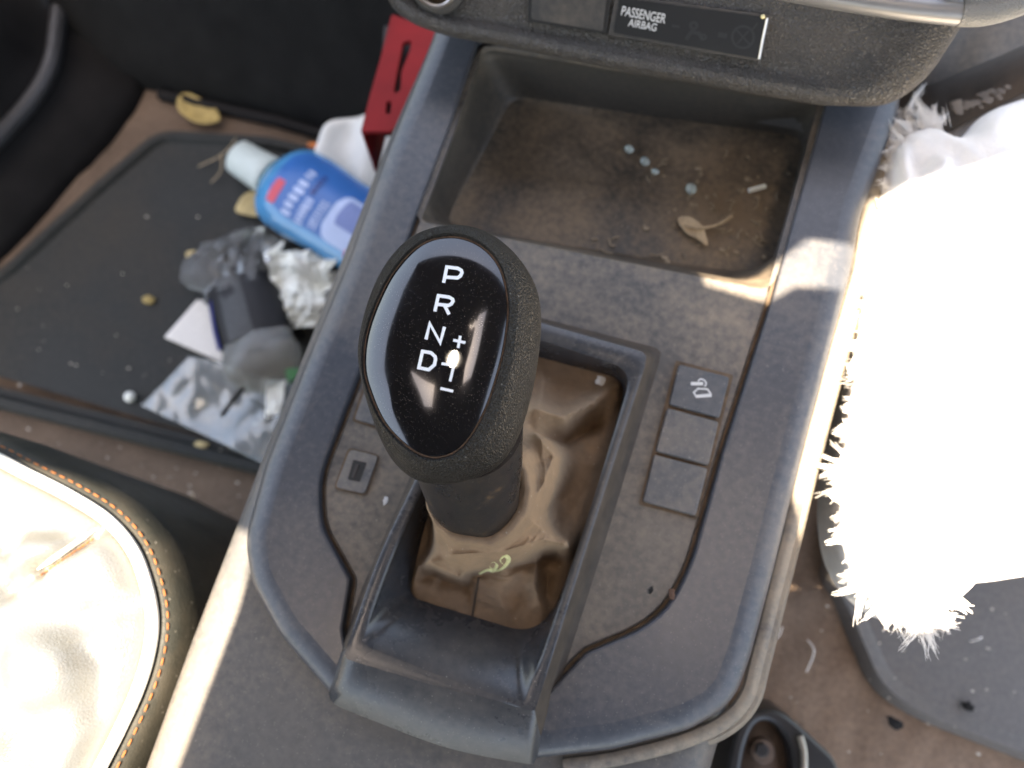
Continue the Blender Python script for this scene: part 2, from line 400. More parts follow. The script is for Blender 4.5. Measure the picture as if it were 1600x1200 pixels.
for p in base:                            # 1 on the front edge of the surround, 0 along its rails
    q_ = proj_px(p); d_ = q_[1] - (1012 + (q_[0] - 545) * .33); wf.append(1 if d_ > 20 else max(0, (d_ + 30) / 50))
for t, z in ((.03, .0098),) + tw_:
    l = lerpl(cI, bo, t, z)
    for p, a, w_ in zip(l, cI, wf):
        zr = (.0112 + (-.0126 - .0112) * min(1, t) ** 1.55) if t <= 1 else z
        p.z = z + (zr - z) * w_
    LL.append(l)
for row, zz_ in ((2, .0032), (3, .0060), (4, .0088), (5, .0106), (6, .0113)):
    for p, w_ in zip(LL[row], wf): p.z += (zz_ - p.z) * w_
for p, w_ in zip(LL[10], wf): p.z += (.0112 - p.z) * w_
gs_ = None
rows(bm, LL[6:]); fix(bm); gs_ = link('gear_surround', bm, bezel_m, con, ang=50)
bm = bmesh.new(); rows(bm, LL[:7]); fix(bm); sk_ = link('dusty_skirt', bm, skirt_m, gs_, ang=50)
sk_.data.materials.append(bezel_m)
for p in sk_.data.polygons:
    q_ = proj_px(p.center)
    if q_[1] > 1012 + (q_[0] - 530) * .33 and q_[0] < 842: p.material_index = 1
# buttons, right of the gear lever
zt = -.003
quadbox('button_recess', [(1056, 563), (1146, 586), (1090, 812), (998, 788)], zt + .0002, zt + .0005, seam_m, con, 0)
def btn(pts, m, name='button'): return quadbox(name, pts, zt + .0002, zt + .0030, m, con, .0007, 5)
b1 = btn([(1061, 569), (1140, 589), (1124, 653), (1045, 632)], btn2_m)
b1['label'] = 'cleaner button printed with a small hill descent symbol'
b2_ = btn([(1043, 637), (1123, 659), (1107, 727), (1024, 705)], btn_m)
b3_ = btn([(1022, 710), (1106, 732), (1087, 806), (1004, 783)], btn_m)
def ribbon(bm, pts, w, proj, closed=False):
    """a flat stroke of width w (px) along px points, laid on a surface by proj(px, py)"""
    pts = [Vector(p) for p in pts]; n = len(pts); a = []; b_ = []
    for i in range(n):
        p = pts[i]; q0 = pts[i - 1] if (i or closed) else p; q1 = pts[(i + 1) % n] if (i < n - 1 or closed) else p
        u = (p - q0); v = (q1 - p); u = u.normalized() if u.length else v.normalized(); v = v.normalized() if v.length else u
        t = (u + v); t = t.normalized() if t.length > 1e-6 else u
        nr = Vector((-t.y, t.x)); k = w / 2 / max(.5, nr.dot(Vector((-u.y, u.x))))
        a.append(p + nr * k); b_.append(p - nr * k)
    for i in range(n if closed else n - 1):
        j = (i + 1) % n; m = max(1, int((pts[j] - pts[i]).length / 3)); prev = None
        for s in range(m + 1):
            x = a[i].lerp(a[j], s / m); y = b_[i].lerp(b_[j], s / m)
            cur = (bm.verts.new(proj(x.x, x.y)), bm.verts.new(proj(y.x, y.y)))
            if prev: bm.faces.new((prev[0], prev[1], cur[1], cur[0]))
            prev = cur
def onz(z): return lambda x, y: P(x, y, z)
k = lambda x, y: (960 + x / 3.75, 500 + y / 3.75)
bm = bmesh.new()
ribbon(bm, [k(448, 373), k(520, 373)], 5, onz(zt + .0032))
ribbon(bm, spl([k(490, 360), k(505, 346), k(525, 352), k(538, 372), k(528, 390)], 4), 2.2, onz(zt + .00325))
ribbon(bm, [k(465, 425), k(490, 402), k(545, 405), k(565, 432), k(565, 446), k(482, 452)], 2.4, onz(zt + .0032), True)
ribbon(bm, [k(482, 446), k(566, 438)], 4, onz(zt + .00325))
link('icon', bm, dimwhite_m, b1, smooth=False)
# USB port and the half hidden button on the left
us = quadbox('usb_port', [(544, 699), (594, 711), (572, 775), (521, 764)], zt + .0002, zt + .0009, seam_m, con, 0, 8)
us2 = quadbox('port_cover', [(547, 702), (591, 713), (570, 772), (524, 761)], zt + .0005, zt + .0019, btn_m, us, .0004, 7)
quadbox('socket', [(552, 718), (573, 723), (562, 753), (543, 749)], zt + .0015, zt + .0021, black_m, us2, 0, 2)
quadbox('contact', [(556, 725), (561, 726), (553, 747), (549, 746)], zt + .0018, zt + .0025, plain('dusty_contact', (.035, .028, .024), .6), us2, .0001, 1)
hb = quadbox('button_recess', [(566, 606), (640, 624), (622, 680), (550, 658)], zt + .0002, zt + .0005, seam_m, con, 0)
quadbox('button', [(570, 610), (640, 627), (622, 674), (554, 655)], zt + .0002, zt + .0018, btn_m, con, .0004, 5)

# ================================================================== GEAR LEVER
gl = empty('gear_lever', P(770, 850, -.018), 'black automatic gear lever with glossy oval cap and brown dusty leather gaiter', 'gear lever')
kc = P(690, 540, .116)
kw = (U * 0 + Vector((0, 0, 1)) + R @ Vector((-.06, -.15, 0))).normalized()
k5 = lambda l: [(520 + x / 2.79, 330 + y / 2.79) for x, y in l]
cap_px = k5([(520, 112), (640, 150), (725, 245), (760, 390), (752, 540), (718, 700), (655, 880), (560, 1025), (450, 1072), (340, 1035), (225, 920), (160, 780), (136, 670), (148, 540), (195, 400), (270, 260), (385, 145)])
body_px = k5([(510, 68), (650, 85), (775, 165), (868, 290), (903, 420), (898, 580), (862, 790), (800, 990), (720, 1105), (610, 1165), (480, 1190), (350, 1165), (250, 1065), (178, 885), (134, 700), (126, 590), (165, 400), (245, 230), (360, 115)])
def onk(l, w): return [PP(x, y, kc + kw * w, kw) for x, y in l]
NK = 120
ku = (R @ Vector((1, 0, 0))); ku = (ku - kw * ku.dot(kw)).normalized(); kv = kw.cross(ku)
def loc(l, c): return [Vector(((p - c).dot(ku), (p - c).dot(kv), (p - c).dot(kw))) for p in l]
def glob(l, c): return [c + ku * p.x + kv * p.y + kw * p.z for p in l]
capl = loc(onk(spl([Vector(p) for p in cap_px], 8, True), 0), kc)
cc = sum(capl, Vector()) / len(capl); capl = by_angle(capl, cc, NK)
bodl = loc(onk(spl([Vector(p) for p in body_px], 8, True), -.016), kc); bodl = by_angle(bodl, cc, NK)
def sc(l, s, w, c=cc): return [Vector((c.x + (p.x - c.x) * s, c.y + (p.y - c.y) * s, w)) for p in l]
def lerp2(a, b_, t, w): return [Vector((p.x + (q.x - p.x) * t, p.y + (q.y - p.y) * t, w)) for p, q in zip(a, b_)]
bm = bmesh.new(); dome = [sc(capl, .985, -.0026), sc(capl, .992, -.0010)]
for i in range(25):
    s = .99 * math.cos(i / 24 * math.pi / 2 * .985)
    # domed, falling away more steeply close to the rim
    dome.append(sc(capl, s, .0062 * (1 - s ** 2.8) - .0004))
vs = rows(bm, [glob(l, kc) for l in dome], True, False, True); fix(bm)
bv = BVHTree.FromBMesh(bm)
cap_o = link('cap', bm, cap_m, gl, ang=80)
bm = bmesh.new()
bc2 = sum(bodl, Vector()) / NK
kb = [sc(capl, .95, -.004), sc(capl, 1.006, -.0024), sc(capl, 1.016, -.0002), sc(capl, 1.035, .0006), lerp2(capl, bodl, .35, -.0008), lerp2(capl, bodl, .62, -.0042), lerp2(capl, bodl, .84, -.0090), lerp2(capl, bodl, .96, -.0130), bodl,
      sc(bodl, 1.0, -.020, bc2), sc(bodl, .985, -.026, bc2), sc(bodl, .95, -.033, bc2), sc(bodl, .90, -.039, bc2), sc(bodl, .87, -.0415, bc2), sc(bodl, .84, -.0418, bc2), sc(bodl, .6, -.040, bc2)]
rows(bm, [glob(l, kc) for l in kb], True, False, True); fix(bm); link('knob', bm, knob_m, gl, ang=60)
# the dusty seam round the cap
bm = bmesh.new(); tube(bm, glob(sc(capl, 1.004, -.0006), kc) + [glob(sc(capl, 1.004, -.0006), kc)[0]], .00032, 6, caps=False); fix(bm)
link('seam', bm, plain('rust_brown_dust', (.13, .075, .045), .9, 0, .5, 300, .2), gl)
# markings
def oncap(px, py, lift=.00012):
    d = ray(px, py); h = bv.ray_cast(CAM, d)
    if h[0] is None: return PP(px, py, kc + kw * .006, kw)
    return h[0] - d * lift
q = lambda *l: [(520 + x / 2.79, 330 + y / 2.79) for x, y in l]
W_ = 5.2
marks = {'P': [([(483, 312), (497, 243), (545, 249), (560, 258), (563, 268), (556, 283), (543, 291), (490, 287)], 0)],
 'R': [([(445, 437), (460, 368), (508, 375), (522, 384), (524, 392), (517, 404), (504, 411), (452, 405)], 0), ([(486, 409), (507, 450)], 0)],
 'N': [([(406, 559), (423, 490), (468, 573), (487, 504)], 0)],
 'D': [([(375, 682), (391, 611), (428, 617), (446, 634), (448, 646), (443, 670), (418, 691)], 1)],
 '+': [([(525, 562), (578, 573)], 0), ([(556, 543), (546, 596)], 0)],
 '|': [([(541, 616), (511, 742)], 0), ([(474, 664), (527, 672)], 0)],
 '-': [([(469, 772), (525, 785)], 0)]}
lift = .00012
for ch, ss in marks.items():
    bm = bmesh.new()
    for pts, cl in ss:
        lift += .00002
        ribbon(bm, q(*pts), W_ if ch in 'PRND' else 4.4, lambda x, y, l=lift: oncap(x, y, l), bool(cl))
    fix(bm); mo = link('gear_marking', bm, white_m, cap_o, smooth=False)
# collar and gaiter
def ring(c_, r, n=NK, ax=None, sx=1.0):
    ax = ax or Vector((0, 0, 1)); a = ax.cross(Vector((0, 1, 0))).normalized(); b_ = ax.cross(a)
    a, b_ = -a, b_
    return [c_ + Vector((math.cos(2 * math.pi * i / n), 0, 0)) * r * sx + Vector((0, math.sin(2 * math.pi * i / n), 0)) * r for i in range(n)]
c0, c1 = P(740, 786, .042), P(722, 660, .088)
ax = (c1 - c0).normalized()
bm = bmesh.new(); cl = []
for t, r in ((-.2, .0165), (0, .0180), (.03, .0186), (.25, .0196), (.6, .0215), (1, .0225)):
    cl.append(ring(c0.lerp(c1, t), r, 64, sx=1.08))
rows(bm, cl, True, True, True); fix(bm); link('collar', bm, collar_m, gl, ang=50)
NG, NT = 320, 130
gc = P(775, 800, 0)
gb = by_angle(wl(dense(boP, 12), -.0124), gc, NG)
gt0 = P(748, 768, .048)
gt = [gt0 + (p - gt0) * (1 + .07 * noise.noise((p - gt0) * 70) + .05 * noise.noise((p - gt0) * 160)) + Vector((0, 0, .0035 * noise.noise((p - gt0) * 60 + Vector((4, 4, 4))))) for p in ring(gt0, .0236, NG, sx=1.0)]
def sm(a, b_, x):
    t = max(0, min(1, (x - a) / (b_ - a))); return t * t * (3 - 2 * t)
# hand placed folds: ridges follow poly-lines on the photo's leather, (points, height, half width in px)
ridges = [([(835, 652), (880, 662), (925, 640), (962, 606)], .009, 16), ([(838, 688), (866, 722), (850, 765), (812, 800)], .012, 20), ([(812, 800), (858, 838), (888, 858)], .008, 18),
          ([(715, 868), (790, 862), (850, 848), (886, 856)], .011, 13), ([(838, 880), (834, 912), (852, 962)], .007, 13), ([(642, 925), (655, 888), (685, 878)], .007, 12), ([(688, 882), (722, 902), (742, 882)], .009, 12),
          ([(845, 560), (850, 600), (842, 650)], .003, 14), ([(748, 905), (738, 960)], .0012, 5), ([(700, 960), (640, 935)], .003, 20), ([(780, 930), (800, 970)], .003, 25)]
valley = [([(738, 900), (800, 886), (868, 876)], .008, 12), ([(835, 676), (885, 686), (935, 660)], .009, 12), ([(690, 908), (728, 918)], .005, 10), ([(738, 915), (732, 962)], .0014, 4), ([(856, 900), (854, 930), (868, 955)], .006, 12), ([(655, 905), (680, 896)], .004, 9), ([(870, 780), (840, 815)], .004, 14)]
def dseg(x, y, a, b_):
    dx, dy = b_[0] - a[0], b_[1] - a[1]; t = max(0, min(1, ((x - a[0]) * dx + (y - a[1]) * dy) / (dx * dx + dy * dy)))
    return math.hypot(x - a[0] - dx * t, y - a[1] - dy * t)
bm = bmesh.new(); gl_rows = []
for j in range(NT + 1):
    t = j / NT; row = []
    for i in range(NG):
        a, b_ = gb[i], gt[i]; p = a.lerp(b_, t)
        e = sm(.0, 1, t)
        z = a.z + (b_.z - a.z) * (t ** 3.3) + .0015 * math.sin(min(1, t * 4) * math.pi / 2) * (1 - t)
        p.z = z
        px, py = proj_px(p); h = 0
        for pts, hh, w in ridges:
            dd = min(dseg(px, py, u, v) for u, v in zip(pts, pts[1:])); h += 1.75 * hh * math.exp(-(dd / w) ** 1.15)
        for pts, hh, w in valley:
            dd = min(dseg(px, py, u, v) for u, v in zip(pts, pts[1:])); h -= 1.6 * hh * math.exp(-(dd / w) ** 1.3)
        h += .0016 * noise.noise(p * 60) - .0022 * (abs(noise.noise(p * 75 + Vector((7, 1, 0)))) - .2) - .0008 * abs(noise.noise(p * 210))
        p.z += h * min(1, t * 4) * min(1, (1 - t) * 5)
        row.append(p)
    gl_rows.append(row)
bw_ = [[Vector((p.x, p.y, -.016)) for p in by_angle(inset(boW, -.003), gc, NG)]]
rows(bm, bw_ + gl_rows + [[gt0 + (p - gt0) * .96 + Vector((0, 0, .0012)) for p in gt], [gt0 + (p - gt0) * .89 + Vector((-.0006, .0006, .0008)) for p in gt], ring(gt0 + Vector((-.001, .001, -.004)), .0165, NG)]); fix(bm); bvg = BVHTree.FromBMesh(bm); link('gaiter', bm, boot_m, gl, ang=80)
def ong(px, py, lift=0):
    h = bvg.ray_cast(CAM, ray(px, py)); return (h[0] if h[0] else P(px, py, 0)) + U * lift
bm = bmesh.new(); tube(bm, [ong(748 - 10 * i / 16, 903 + 60 * i / 16, .0002) for i in range(17)], .0006, 6); fix(bm); link('seam', bm, plain('dark_seam', (.05, .035, .025), .9), gl)
# small curl of dry blossom on the gaiter
def drop(px, py):
    """height of the scene's surface under a pixel, once everything is linked"""
    return P(px, py, 0)
bm = bmesh.new()
zz = .004
tube(bm, spl([ong(750, 896, .001), ong(762, 890, .0015), ong(772, 893, .003), ong(777, 885, .004), ong(771, 880, .003), ong(766, 887, .002), ong(776, 893, .002), ong(788, 887, .003), ong(795, 877, .004), ong(789, 871, .004), ong(782, 878, .003), ong(788, 884, .002)], 5), lambda t: .0008 + .0005 * math.sin(11 * t), 6)
fix(bm)
tag(link('dry_blossom', bm, blos_m), 'curled pale yellow dry blossom lying in a fold of the brown gaiter', 'debris')

# ================================================================== DASHBOARD (lower edge)
da = empty('dashboard', P(1000, 60, .04), 'dark grained lower dashboard edge with passenger airbag indicator and power socket', 'dashboard')
d0 = P(1000, 118, .030); dn = Vector((.06, -.72, .69)).normalized()
def D(x, y, off=0): return PP(x, y, d0 + dn * off, dn)
dl = fil([(600, -60), (604, 6, 20), (640, 38, 30), (700, 58), (790, 74), (1000, 117), (1282, 166), (1392, 168, 34), (1452, 122, 30), (1500, 48), (1560, -60)], 16, closed=False)
dl = dense(dl, 10, False)
n = 160; e0 = resample([D(p.x, p.y) for p in dl], n, False)
tgt = [D(700 + (1440 - 700) * i / (n - 1), -420) for i in range(n)]
def insd(px):
    return resample([D(p.x, p.y) for p in dense(fil(px, 16, closed=False), 10, False)], n, False)
lip1 = insd([(612, -60), (616, 2, 20), (646, 28, 30), (702, 46), (790, 60), (1000, 103), (1282, 150), (1380, 150, 30), (1434, 110, 26), (1482, 40), (1540, -60)])
gr0 = insd([(622, -60), (626, -4, 20), (656, 18, 30), (706, 34), (790, 48), (1000, 90), (1270, 134), (1352, 132, 26), (1400, 92, 22), (1446, 28), (1500, -60)])
gr1 = insd([(628, -60), (632, -8, 20), (660, 12, 30), (708, 28), (790, 42), (1000, 82), (1262, 124), (1336, 120, 24), (1380, 82, 20), (1424, 20), (1474, -60)])
top = insd([(660, -420), (662, -300), (670, -280), (708, -270), (790, -260), (1000, -240), (1262, -240), (1320, -240), (1350, -280), (1380, -330), (1400, -420)])
bm = bmesh.new()
under = [p - dn * .028 + Vector((0, .03, 0)) for p in e0]
mv = lambda l, o_: [p + dn * o_ for p in l]
rows(bm, [mv(under, -.01), under, mv(e0, -.006), mv(e0, -.0015), lerpl(mv(e0, .0012), mv(lip1, .0012), .25), lerpl(mv(e0, .0034), mv(lip1, .0034), .6), mv(lip1, .0044), lerpl(mv(lip1, .0044), mv(gr0, .0040), .7), mv(gr0, .0030), mv(gr1, -.0016), lerpl(mv(gr1, -.002), mv(top, -.002), .05), mv(top, -.002)], False)
fix(bm); link('lower_panel', bm, dash_m, da, ang=60)
# indicator, blank switch
def dbox(name, pts, o0, o1, mat, parent, r=3, bevel=.0003):
    l = [D(p.x, p.y) for p in fil(pts, r)]; bm = bmesh.new()
    rows(bm, [mv(l, o0), mv(l, o1)], True, True, True); fix(bm); return link(name, bm, mat, parent, bevel=bevel)
ind = dbox('airbag_indicator', [(962, -8), (1204, 24), (1188, 97), (950, 55)], -.004, -.0002, dash2_m, da)
dbox('display', [(968, -4), (1198, 27), (1184, 92), (958, 51)], -.003, .0003, ind_m, ind, bevel=.0002)
bm = bmesh.new(); tube(bm, [D(1199, 28, .0008), D(1192, 60, .0008), D(1186, 92, .0008)], .0006, 6); fix(bm); link('chrome_edge', bm, metal_m, ind)
bm = bmesh.new(); bmesh.ops.create_icosphere(bm, subdivisions=2, radius=.0012, matrix=Matrix.Translation(D(1192, 26, .0008))); link('amber_bead', bm, plain('pale_amber', (.9, .75, .4), .2, .6, 0, 10, 0), ind)  # small pale amber bead at the display's corner
def text(body, x, y, w, h, name, parent, mat):
    cu = bpy.data.curves.new('t', 'FONT'); cu.body = body; cu.align_x = 'CENTER'; cu.size = 1; cu.offset = .012
    to = bpy.data.objects.new('t', cu); C.objects.link(to); bpy.context.view_layer.update()
    me = bpy.data.meshes.new_from_object(to.evaluated_get(bpy.context.evaluated_depsgraph_get())); bpy.data.objects.remove(to)
    xs = [v.co.x for v in me.vertices]; ys = [v.co.y for v in me.vertices]
    x0, x1, y0, y1 = min(xs), max(xs), min(ys), max(ys)
    for v in me.vertices:
        u = (v.co.x - x0) / (x1 - x0) - .5; t = (v.co.y - y0) / (y1 - y0) - .5
        px = x + u * w + t * h * .22; py = y + u * w * .19 - t * h
        v.co = D(px, py, .0006)
    me.materials.clear(); me.materials.append(mat); o = bpy.data.objects.new(name, me); C.objects.link(o)
    o.parent = parent; o.matrix_parent_inverse = parent.matrix_world.inverted(); return o
text('PASSENGER', 1006, 23, 69, 15, 'lettering', ind, dimwhite_m)
text('AIRBAG', 1004, 39, 44, 12, 'lettering', ind, dimwhite_m)
onD = lambda o_: (lambda x, y: D(x, y, o_))
bm = bmesh.new()
circ = lambda cx, cy, r: [(cx + r * math.cos(t * math.pi / 10), cy + r * math.sin(t * math.pi / 10)) for t in range(20)]
ribbon(bm, circ(1161, 58, 17), 4, onD(.0005), True); ribbon(bm, [(1150, 46), (1172, 70)], 3, onD(.00055)); ribbon(bm, [(1152, 68), (1170, 48)], 3, onD(.0006)); ribbon(bm, [(1122, 54), (1136, 56)], 8, onD(.0005)); ribbon(bm, [(1176, 46), (1184, 36)], 3, onD(.0006))
link('icon', bm, faint_m, ind, smooth=False)
bm = bmesh.new()
ribbon(bm, circ(1084, 40, 5), 5, onD(.0005), True); ribbon(bm, [(1072, 62), (1080, 50), (1092, 52), (1098, 62)], 6, onD(.00055)); ribbon(bm, [(1050, 40), (1062, 42)], 4, onD(.0005)); ribbon(bm, circ(1099, 58, 4), 3, onD(.0006), True)
link('icon', bm, faint_m, ind, smooth=False)
bs = dbox('blank_switch', [(826, -30), (955, -12), (948, 54), (824, 34)], -.004, -.0006, black_m, da)
dbox('switch_face', [(832, -30), (949, -12), (942, 49), (830, 30)], -.003, .0004, dash2_m, bs, 4)
# power socket
so = empty('power_socket', D(686, -28), None, None); so.parent = da; so.matrix_parent_inverse = da.matrix_world.inverted()
for kk in ('label', 'category'): 
    if kk in so: del so[kk]
def torus(bm, c_, r, rr, nrm, n=48, m=10):
    a = nrm.cross(Vector((0, 0, 1))).normalized(); b_ = nrm.cross(a)
    loops = []
    for i in range(n):
        t = 2 * math.pi * i / n; d = a * math.cos(t) + b_ * math.sin(t)
        loops.append([c_ + d * (r + rr * math.cos(2 * math.pi * k / m)) + nrm * rr * math.sin(2 * math.pi * k / m) for k in range(m)])
    rows(bm, loops + [loops[0]]); bmesh.ops.remove_doubles(bm, verts=bm.verts[:], dist=1e-7)
rs = (D(716, -28) - D(656, -28)).length / 2
sc_ = D(684, -26, .0)
bm = bmesh.new(); torus(bm, sc_ + dn * .0035, rs * 1.02, .0013, dn); fix(bm); link('ring', bm, metal_m, so)
bm = bmesh.new(); a_ = dn.cross(Vector((0, 0, 1))).normalized(); b_ = dn.cross(a_)
cir = lambda r, o_: [sc_ + (a_ * math.cos(2 * math.pi * i / 48) + b_ * math.sin(2 * math.pi * i / 48)) * r + dn * o_ for i in range(48)]
rows(bm, [cir(rs * 1.5, -.004), cir(rs * 1.45, .001), cir(rs * 1.25, .0026), cir(rs * 1.05, .0030), cir(rs * .98, .0030), cir(rs * .93, -.0010), cir(rs * .92, -.0012)], True, False, True); fix(bm); link('housing', bm, dash2_m, so)
bm = bmesh.new(); rows(bm, [cir(rs * .9, -.001), cir(rs * .5, -.0006), cir(rs * .1, -.0005)], True, False, True); fix(bm); link('well', bm, plain('brass_shade', (.09, .065, .035), .4), so)
# satin bar across the top right
bm = bmesh.new()
tube(bm, spl([D(1150, -34, .012), D(1300, -6, .014), D(1420, 12, .014), D(1500, 20, .013)], 6), .0056, 14); fix(bm); link('satin_bar', bm, satin_m, da)
bm = bmesh.new()
tube(bm, spl([D(1500, 19, .013), D(1540, 18, .013), D(1590, 4, .012), D(1660, -30, .010)], 6), .0062, 14); fix(bm); link('grained_bar', bm, leather('bar_grain', (.16, .155, .14), .5, 600, .5, .0005, .1, speck=0), da)
bm = bmesh.new()
tube(bm, spl([D(1480, -16, .017), D(1540, -22, .017), D(1640, -60, .015)], 6), .0034, 12); fix(bm); link('chrome_bar', bm, plain('bright_chrome', (.75, .8, .9), .1, 1, .02, 20, 0), da)

# trim that fills the space right of the dashboard edge
rt = empty('footwell_side_panel', P(1520, 130, -.10), 'dark grey side panel in the footwell right of the dashboard', 'trim panel')
bm = bmesh.new()
l1 = [P(1380, 200, -.10), P(1430, 215, -.10), P(1490, 212, -.10), P(1600, 160, -.10), P(1760, 70, -.10)]
l2 = [P(1400, 120, -.03), P(1450, 130, -.02), P(1500, 110, -.01), P(1620, 60, .0), P(1760, 0, .0)]
l3 = [P(1430, -60, .0), P(1500, -60, .01), P(1560, -60, .02), P(1640, -90, .02), P(1800, -120, .02)]
rows(bm, [resample(spl(l, 6), 40, False) for l in (l1, l2, l3)], False); fix(bm); link('panel_skin', bm, plastic('side_panel_plastic', (.05, .049, .047), .5, .2, speck=.1), rt, solid=.003)
bm = bmesh.new(); tube(bm, [P(1480, 218, -.05), P(1540, 186, -.05), P(1606, 152, -.05), P(1720, 92, -.05)], .0042, 8, .6); fix(bm); link('edge_strip', bm, plastic('edge_grey', (.13, .12, .11), .45, .2, speck=0), rt)
bm = bmesh.new()
for i in range(26):
    u = random.random(); p = P(1490 + u * 90 + random.uniform(-14, 14), 172 - u * 38 + random.uniform(-10, 10), -.045)
    bmesh.ops.create_icosphere(bm, subdivisions=1, radius=random.uniform(.0008, .003), matrix=Matrix.Translation(p) @ Matrix.Diagonal((1.5, 1, .6, 1)))
tag(link('dust_clumps', bm, plain('pale_fluff', (.30, .27, .24), .9)), 'pale dust clumps caught along the side panel edge', 'dust', kind='stuff')

# ================================================================== LEFT FOOTWELL
bu = empty('footwell_bulkhead', P(420, 200, ZF), 'black carpeted bulkhead at the front of the left footwell', 'bulkhead')
b0 = [P(150, 118, ZF), P(245, 140, ZF), P(430, 180, ZF), P(600, 232, ZF), P(760, 270, ZF)]
bm = bmesh.new()
nrmz = Vector((0, 0, 1))
rw = []
for t, dy, dz in ((0, -.004, -.01), (1, 0, .02), (2, .012, .035), (3, .05, .09), (4, .10, .17), (5, .12, .30)):
    rw.append(resample([p + Vector((-.01 * t, dy, dz)) for p in spl(b0, 6)], 50, False))
rows(bm, rw, False); fix(bm); link('carpet_face', bm, bulk_m, bu, ang=70)
bm = bmesh.new(); tube(bm, [P(250, 148, ZF + .006), P(430, 188, ZF + .006), P(600, 238, ZF + .006)], .006, 8); fix(bm); link('lower_seam', bm, kick_m, bu)
ks = empty('door_sill_trim', P(120, 260, ZF), 'black side trim along the left edge of the footwell', 'trim panel')
k0 = [P(-160, 560, ZF), P(0, 408, ZF), P(110, 290, ZF), P(215, 165, ZF), P(236, 60, ZF), P(250, -120, ZF)]
bm = bmesh.new(); rw = []
for dx, dz in ((.004, -.01), (.0, .006), (-.006, .014), (-.03, .03), (-.06, .05), (-.075, .075), (-.085, .12), (-.13, .17), (-.25, .20)):
    rw.append(resample([p + Vector((dx, dx * .5, dz)) for p in spl(k0, 8)], 60, False))
rows(bm, rw, False); fix(bm); link('trim_skin', bm, kick_m, ks, ang=70)
bm = bmesh.new(); tube(bm, spl([p + Vector((-.058, -.03, .056)) for p in k0], 8), .008, 10); fix(bm); link('sealing_strip', bm, plain('worn_rubber', (.03, .031, .033), .5, 0, .3, 30, .1), ks)
# the added slab overhead keeps the sun off this footwell
# rubber mat
mp = fil([(-200, 520), (0, 428, 30), (150, 290), (250, 205, 30), (420, 215), (640, 268, 20), (560, 460), (415, 745, 20), (200, 690), (-200, 590)], 20)
ml = ccw(wl(dense(mp, 18), ZF + .006)); bm = bmesh.new()
rws = [inset(ml, 0, ZF), inset(ml, 0, ZF + .008), inset(ml, .003, ZF + .013), inset(ml, .010, ZF + .013), inset(ml, .014, ZF + .008), inset(ml, .02, ZF + .0075)]
bm.free()
tag(plate('rubber_floor_mat', ml, [], ZF + .0075, [(0, -.0075), (0, .001), (.003, .0055), (.010, .0055), (.014, .0005), (.02, 0)], [], mat_m), 'black rubber floor mat with raised rim, littered with rubbish', 'floor mat')
ZM = ZF + .0085
# strip of floor trim between mat and seat
bm = bmesh.new(); bmesh.ops.create_cone(bm, cap_ends=True, segments=32, radius1=.016, radius2=.013, depth=.006, matrix=Matrix.Translation(P(315, 880, ZF + .006)))
tag(link('mat_fastener', bm, plain('grey_fastener', (.045, .045, .05), .6)), 'round dark fastener button on the brown floor beside the cream seat', 'fastener')
# red bracket beside the console
rp = empty('red_panel', P(630, 130, -.16), 'red painted metal bracket with a slot, left of the console', 'bracket')
bm = bmesh.new(); zr_ = -.10
outl = wl(dense(fil([(612, 22), (690, 52), (640, 170), (612, 205), (566, 205), (580, 150)], 4), 10), zr_)
sl = wl(fil([(629, 66), (643, 63), (641, 78), (627, 112), (626, 142), (614, 146), (620, 112)], 5), zr_)
sl2 = wl(fil([(604, 158), (612, 158), (610, 178), (602, 178)], 3), zr_)
o = plate('bracket_plate', outl, [sl, sl2], zr_, [(0, -.004), (0, 0)], [(0, -.004), (0, 0)], red_m, rp)
lw = [P(566, 205, zr_), P(612, 205, zr_)]
bm = bmesh.new(); rows(bm, [wl([(614, 30), (580, 150), (566, 205)], zr_ - .004), [p + Vector((-.004, 0, -.06)) for p in wl([(614, 30), (580, 150), (566, 205)], zr_ - .004)]], False); fix(bm)
link('bracket_flange', bm, red_m, rp, solid=.002)
bm = bmesh.new(); l = wl([(600, 40), (690, 52), (640, 190), (590, 190)], zr_ - .02)
rows(bm, [l, [p + Vector((0, 0, -.02)) for p in l]], True, True, True); fix(bm); link('backing', bm, black_m, rp)

# ---------------------------------------------------------------- litter on the mat
# blue bottle
ba, bb_ = P(372, 244, ZM + .017), P(640, 412, ZM + .024)
bt = empty('mouthwash_bottle', P(470, 300, ZM), 'blue plastic mouthwash bottle with white cap lying on the rubber mat', 'bottle')
bax = (bb_ - ba); bl_ = bax.length; bax.normalize()
bsd = bax.cross(Vector((0, 0, 1))).normalized(); bup = bsd.cross(bax)
px2m = (P(640, 412, ZM + .024) - P(372, 244, ZM + .017)).length / math.hypot(268, 168)
def bsec(s, rx, rz, n=48):
    c_ = ba.lerp(bb_, s); c_ = Vector((c_.x, c_.y, ZM + max(rz, .005)))
    return [c_ + bsd * rx * math.cos(2 * math.pi * i / n) + bup * rz * math.sin(2 * math.pi * i / n) for i in range(n)]
def w(px_): return px_ * px2m
bm = bmesh.new(); rows(bm, [bsec(-.005, w(16), .010), bsec(-.015, w(22), .0135), bsec(.0, w(26), .0155), bsec(.15, w(29), .0165), bsec(.19, w(30), .017), bsec(.20, w(28), .016)], True, True, True); fix(bm); link('bottle_cap', bm, bcap_m, bt, ang=50)
bm = bmesh.new(); rows(bm, [bsec(.18, w(24), .014), bsec(.21, w(34), .017), bsec(.235, w(35), .0175), bsec(.25, w(30), .0165)], True, True, True); fix(bm); link('neck_ring', bm, bneck_m, bt, ang=50)
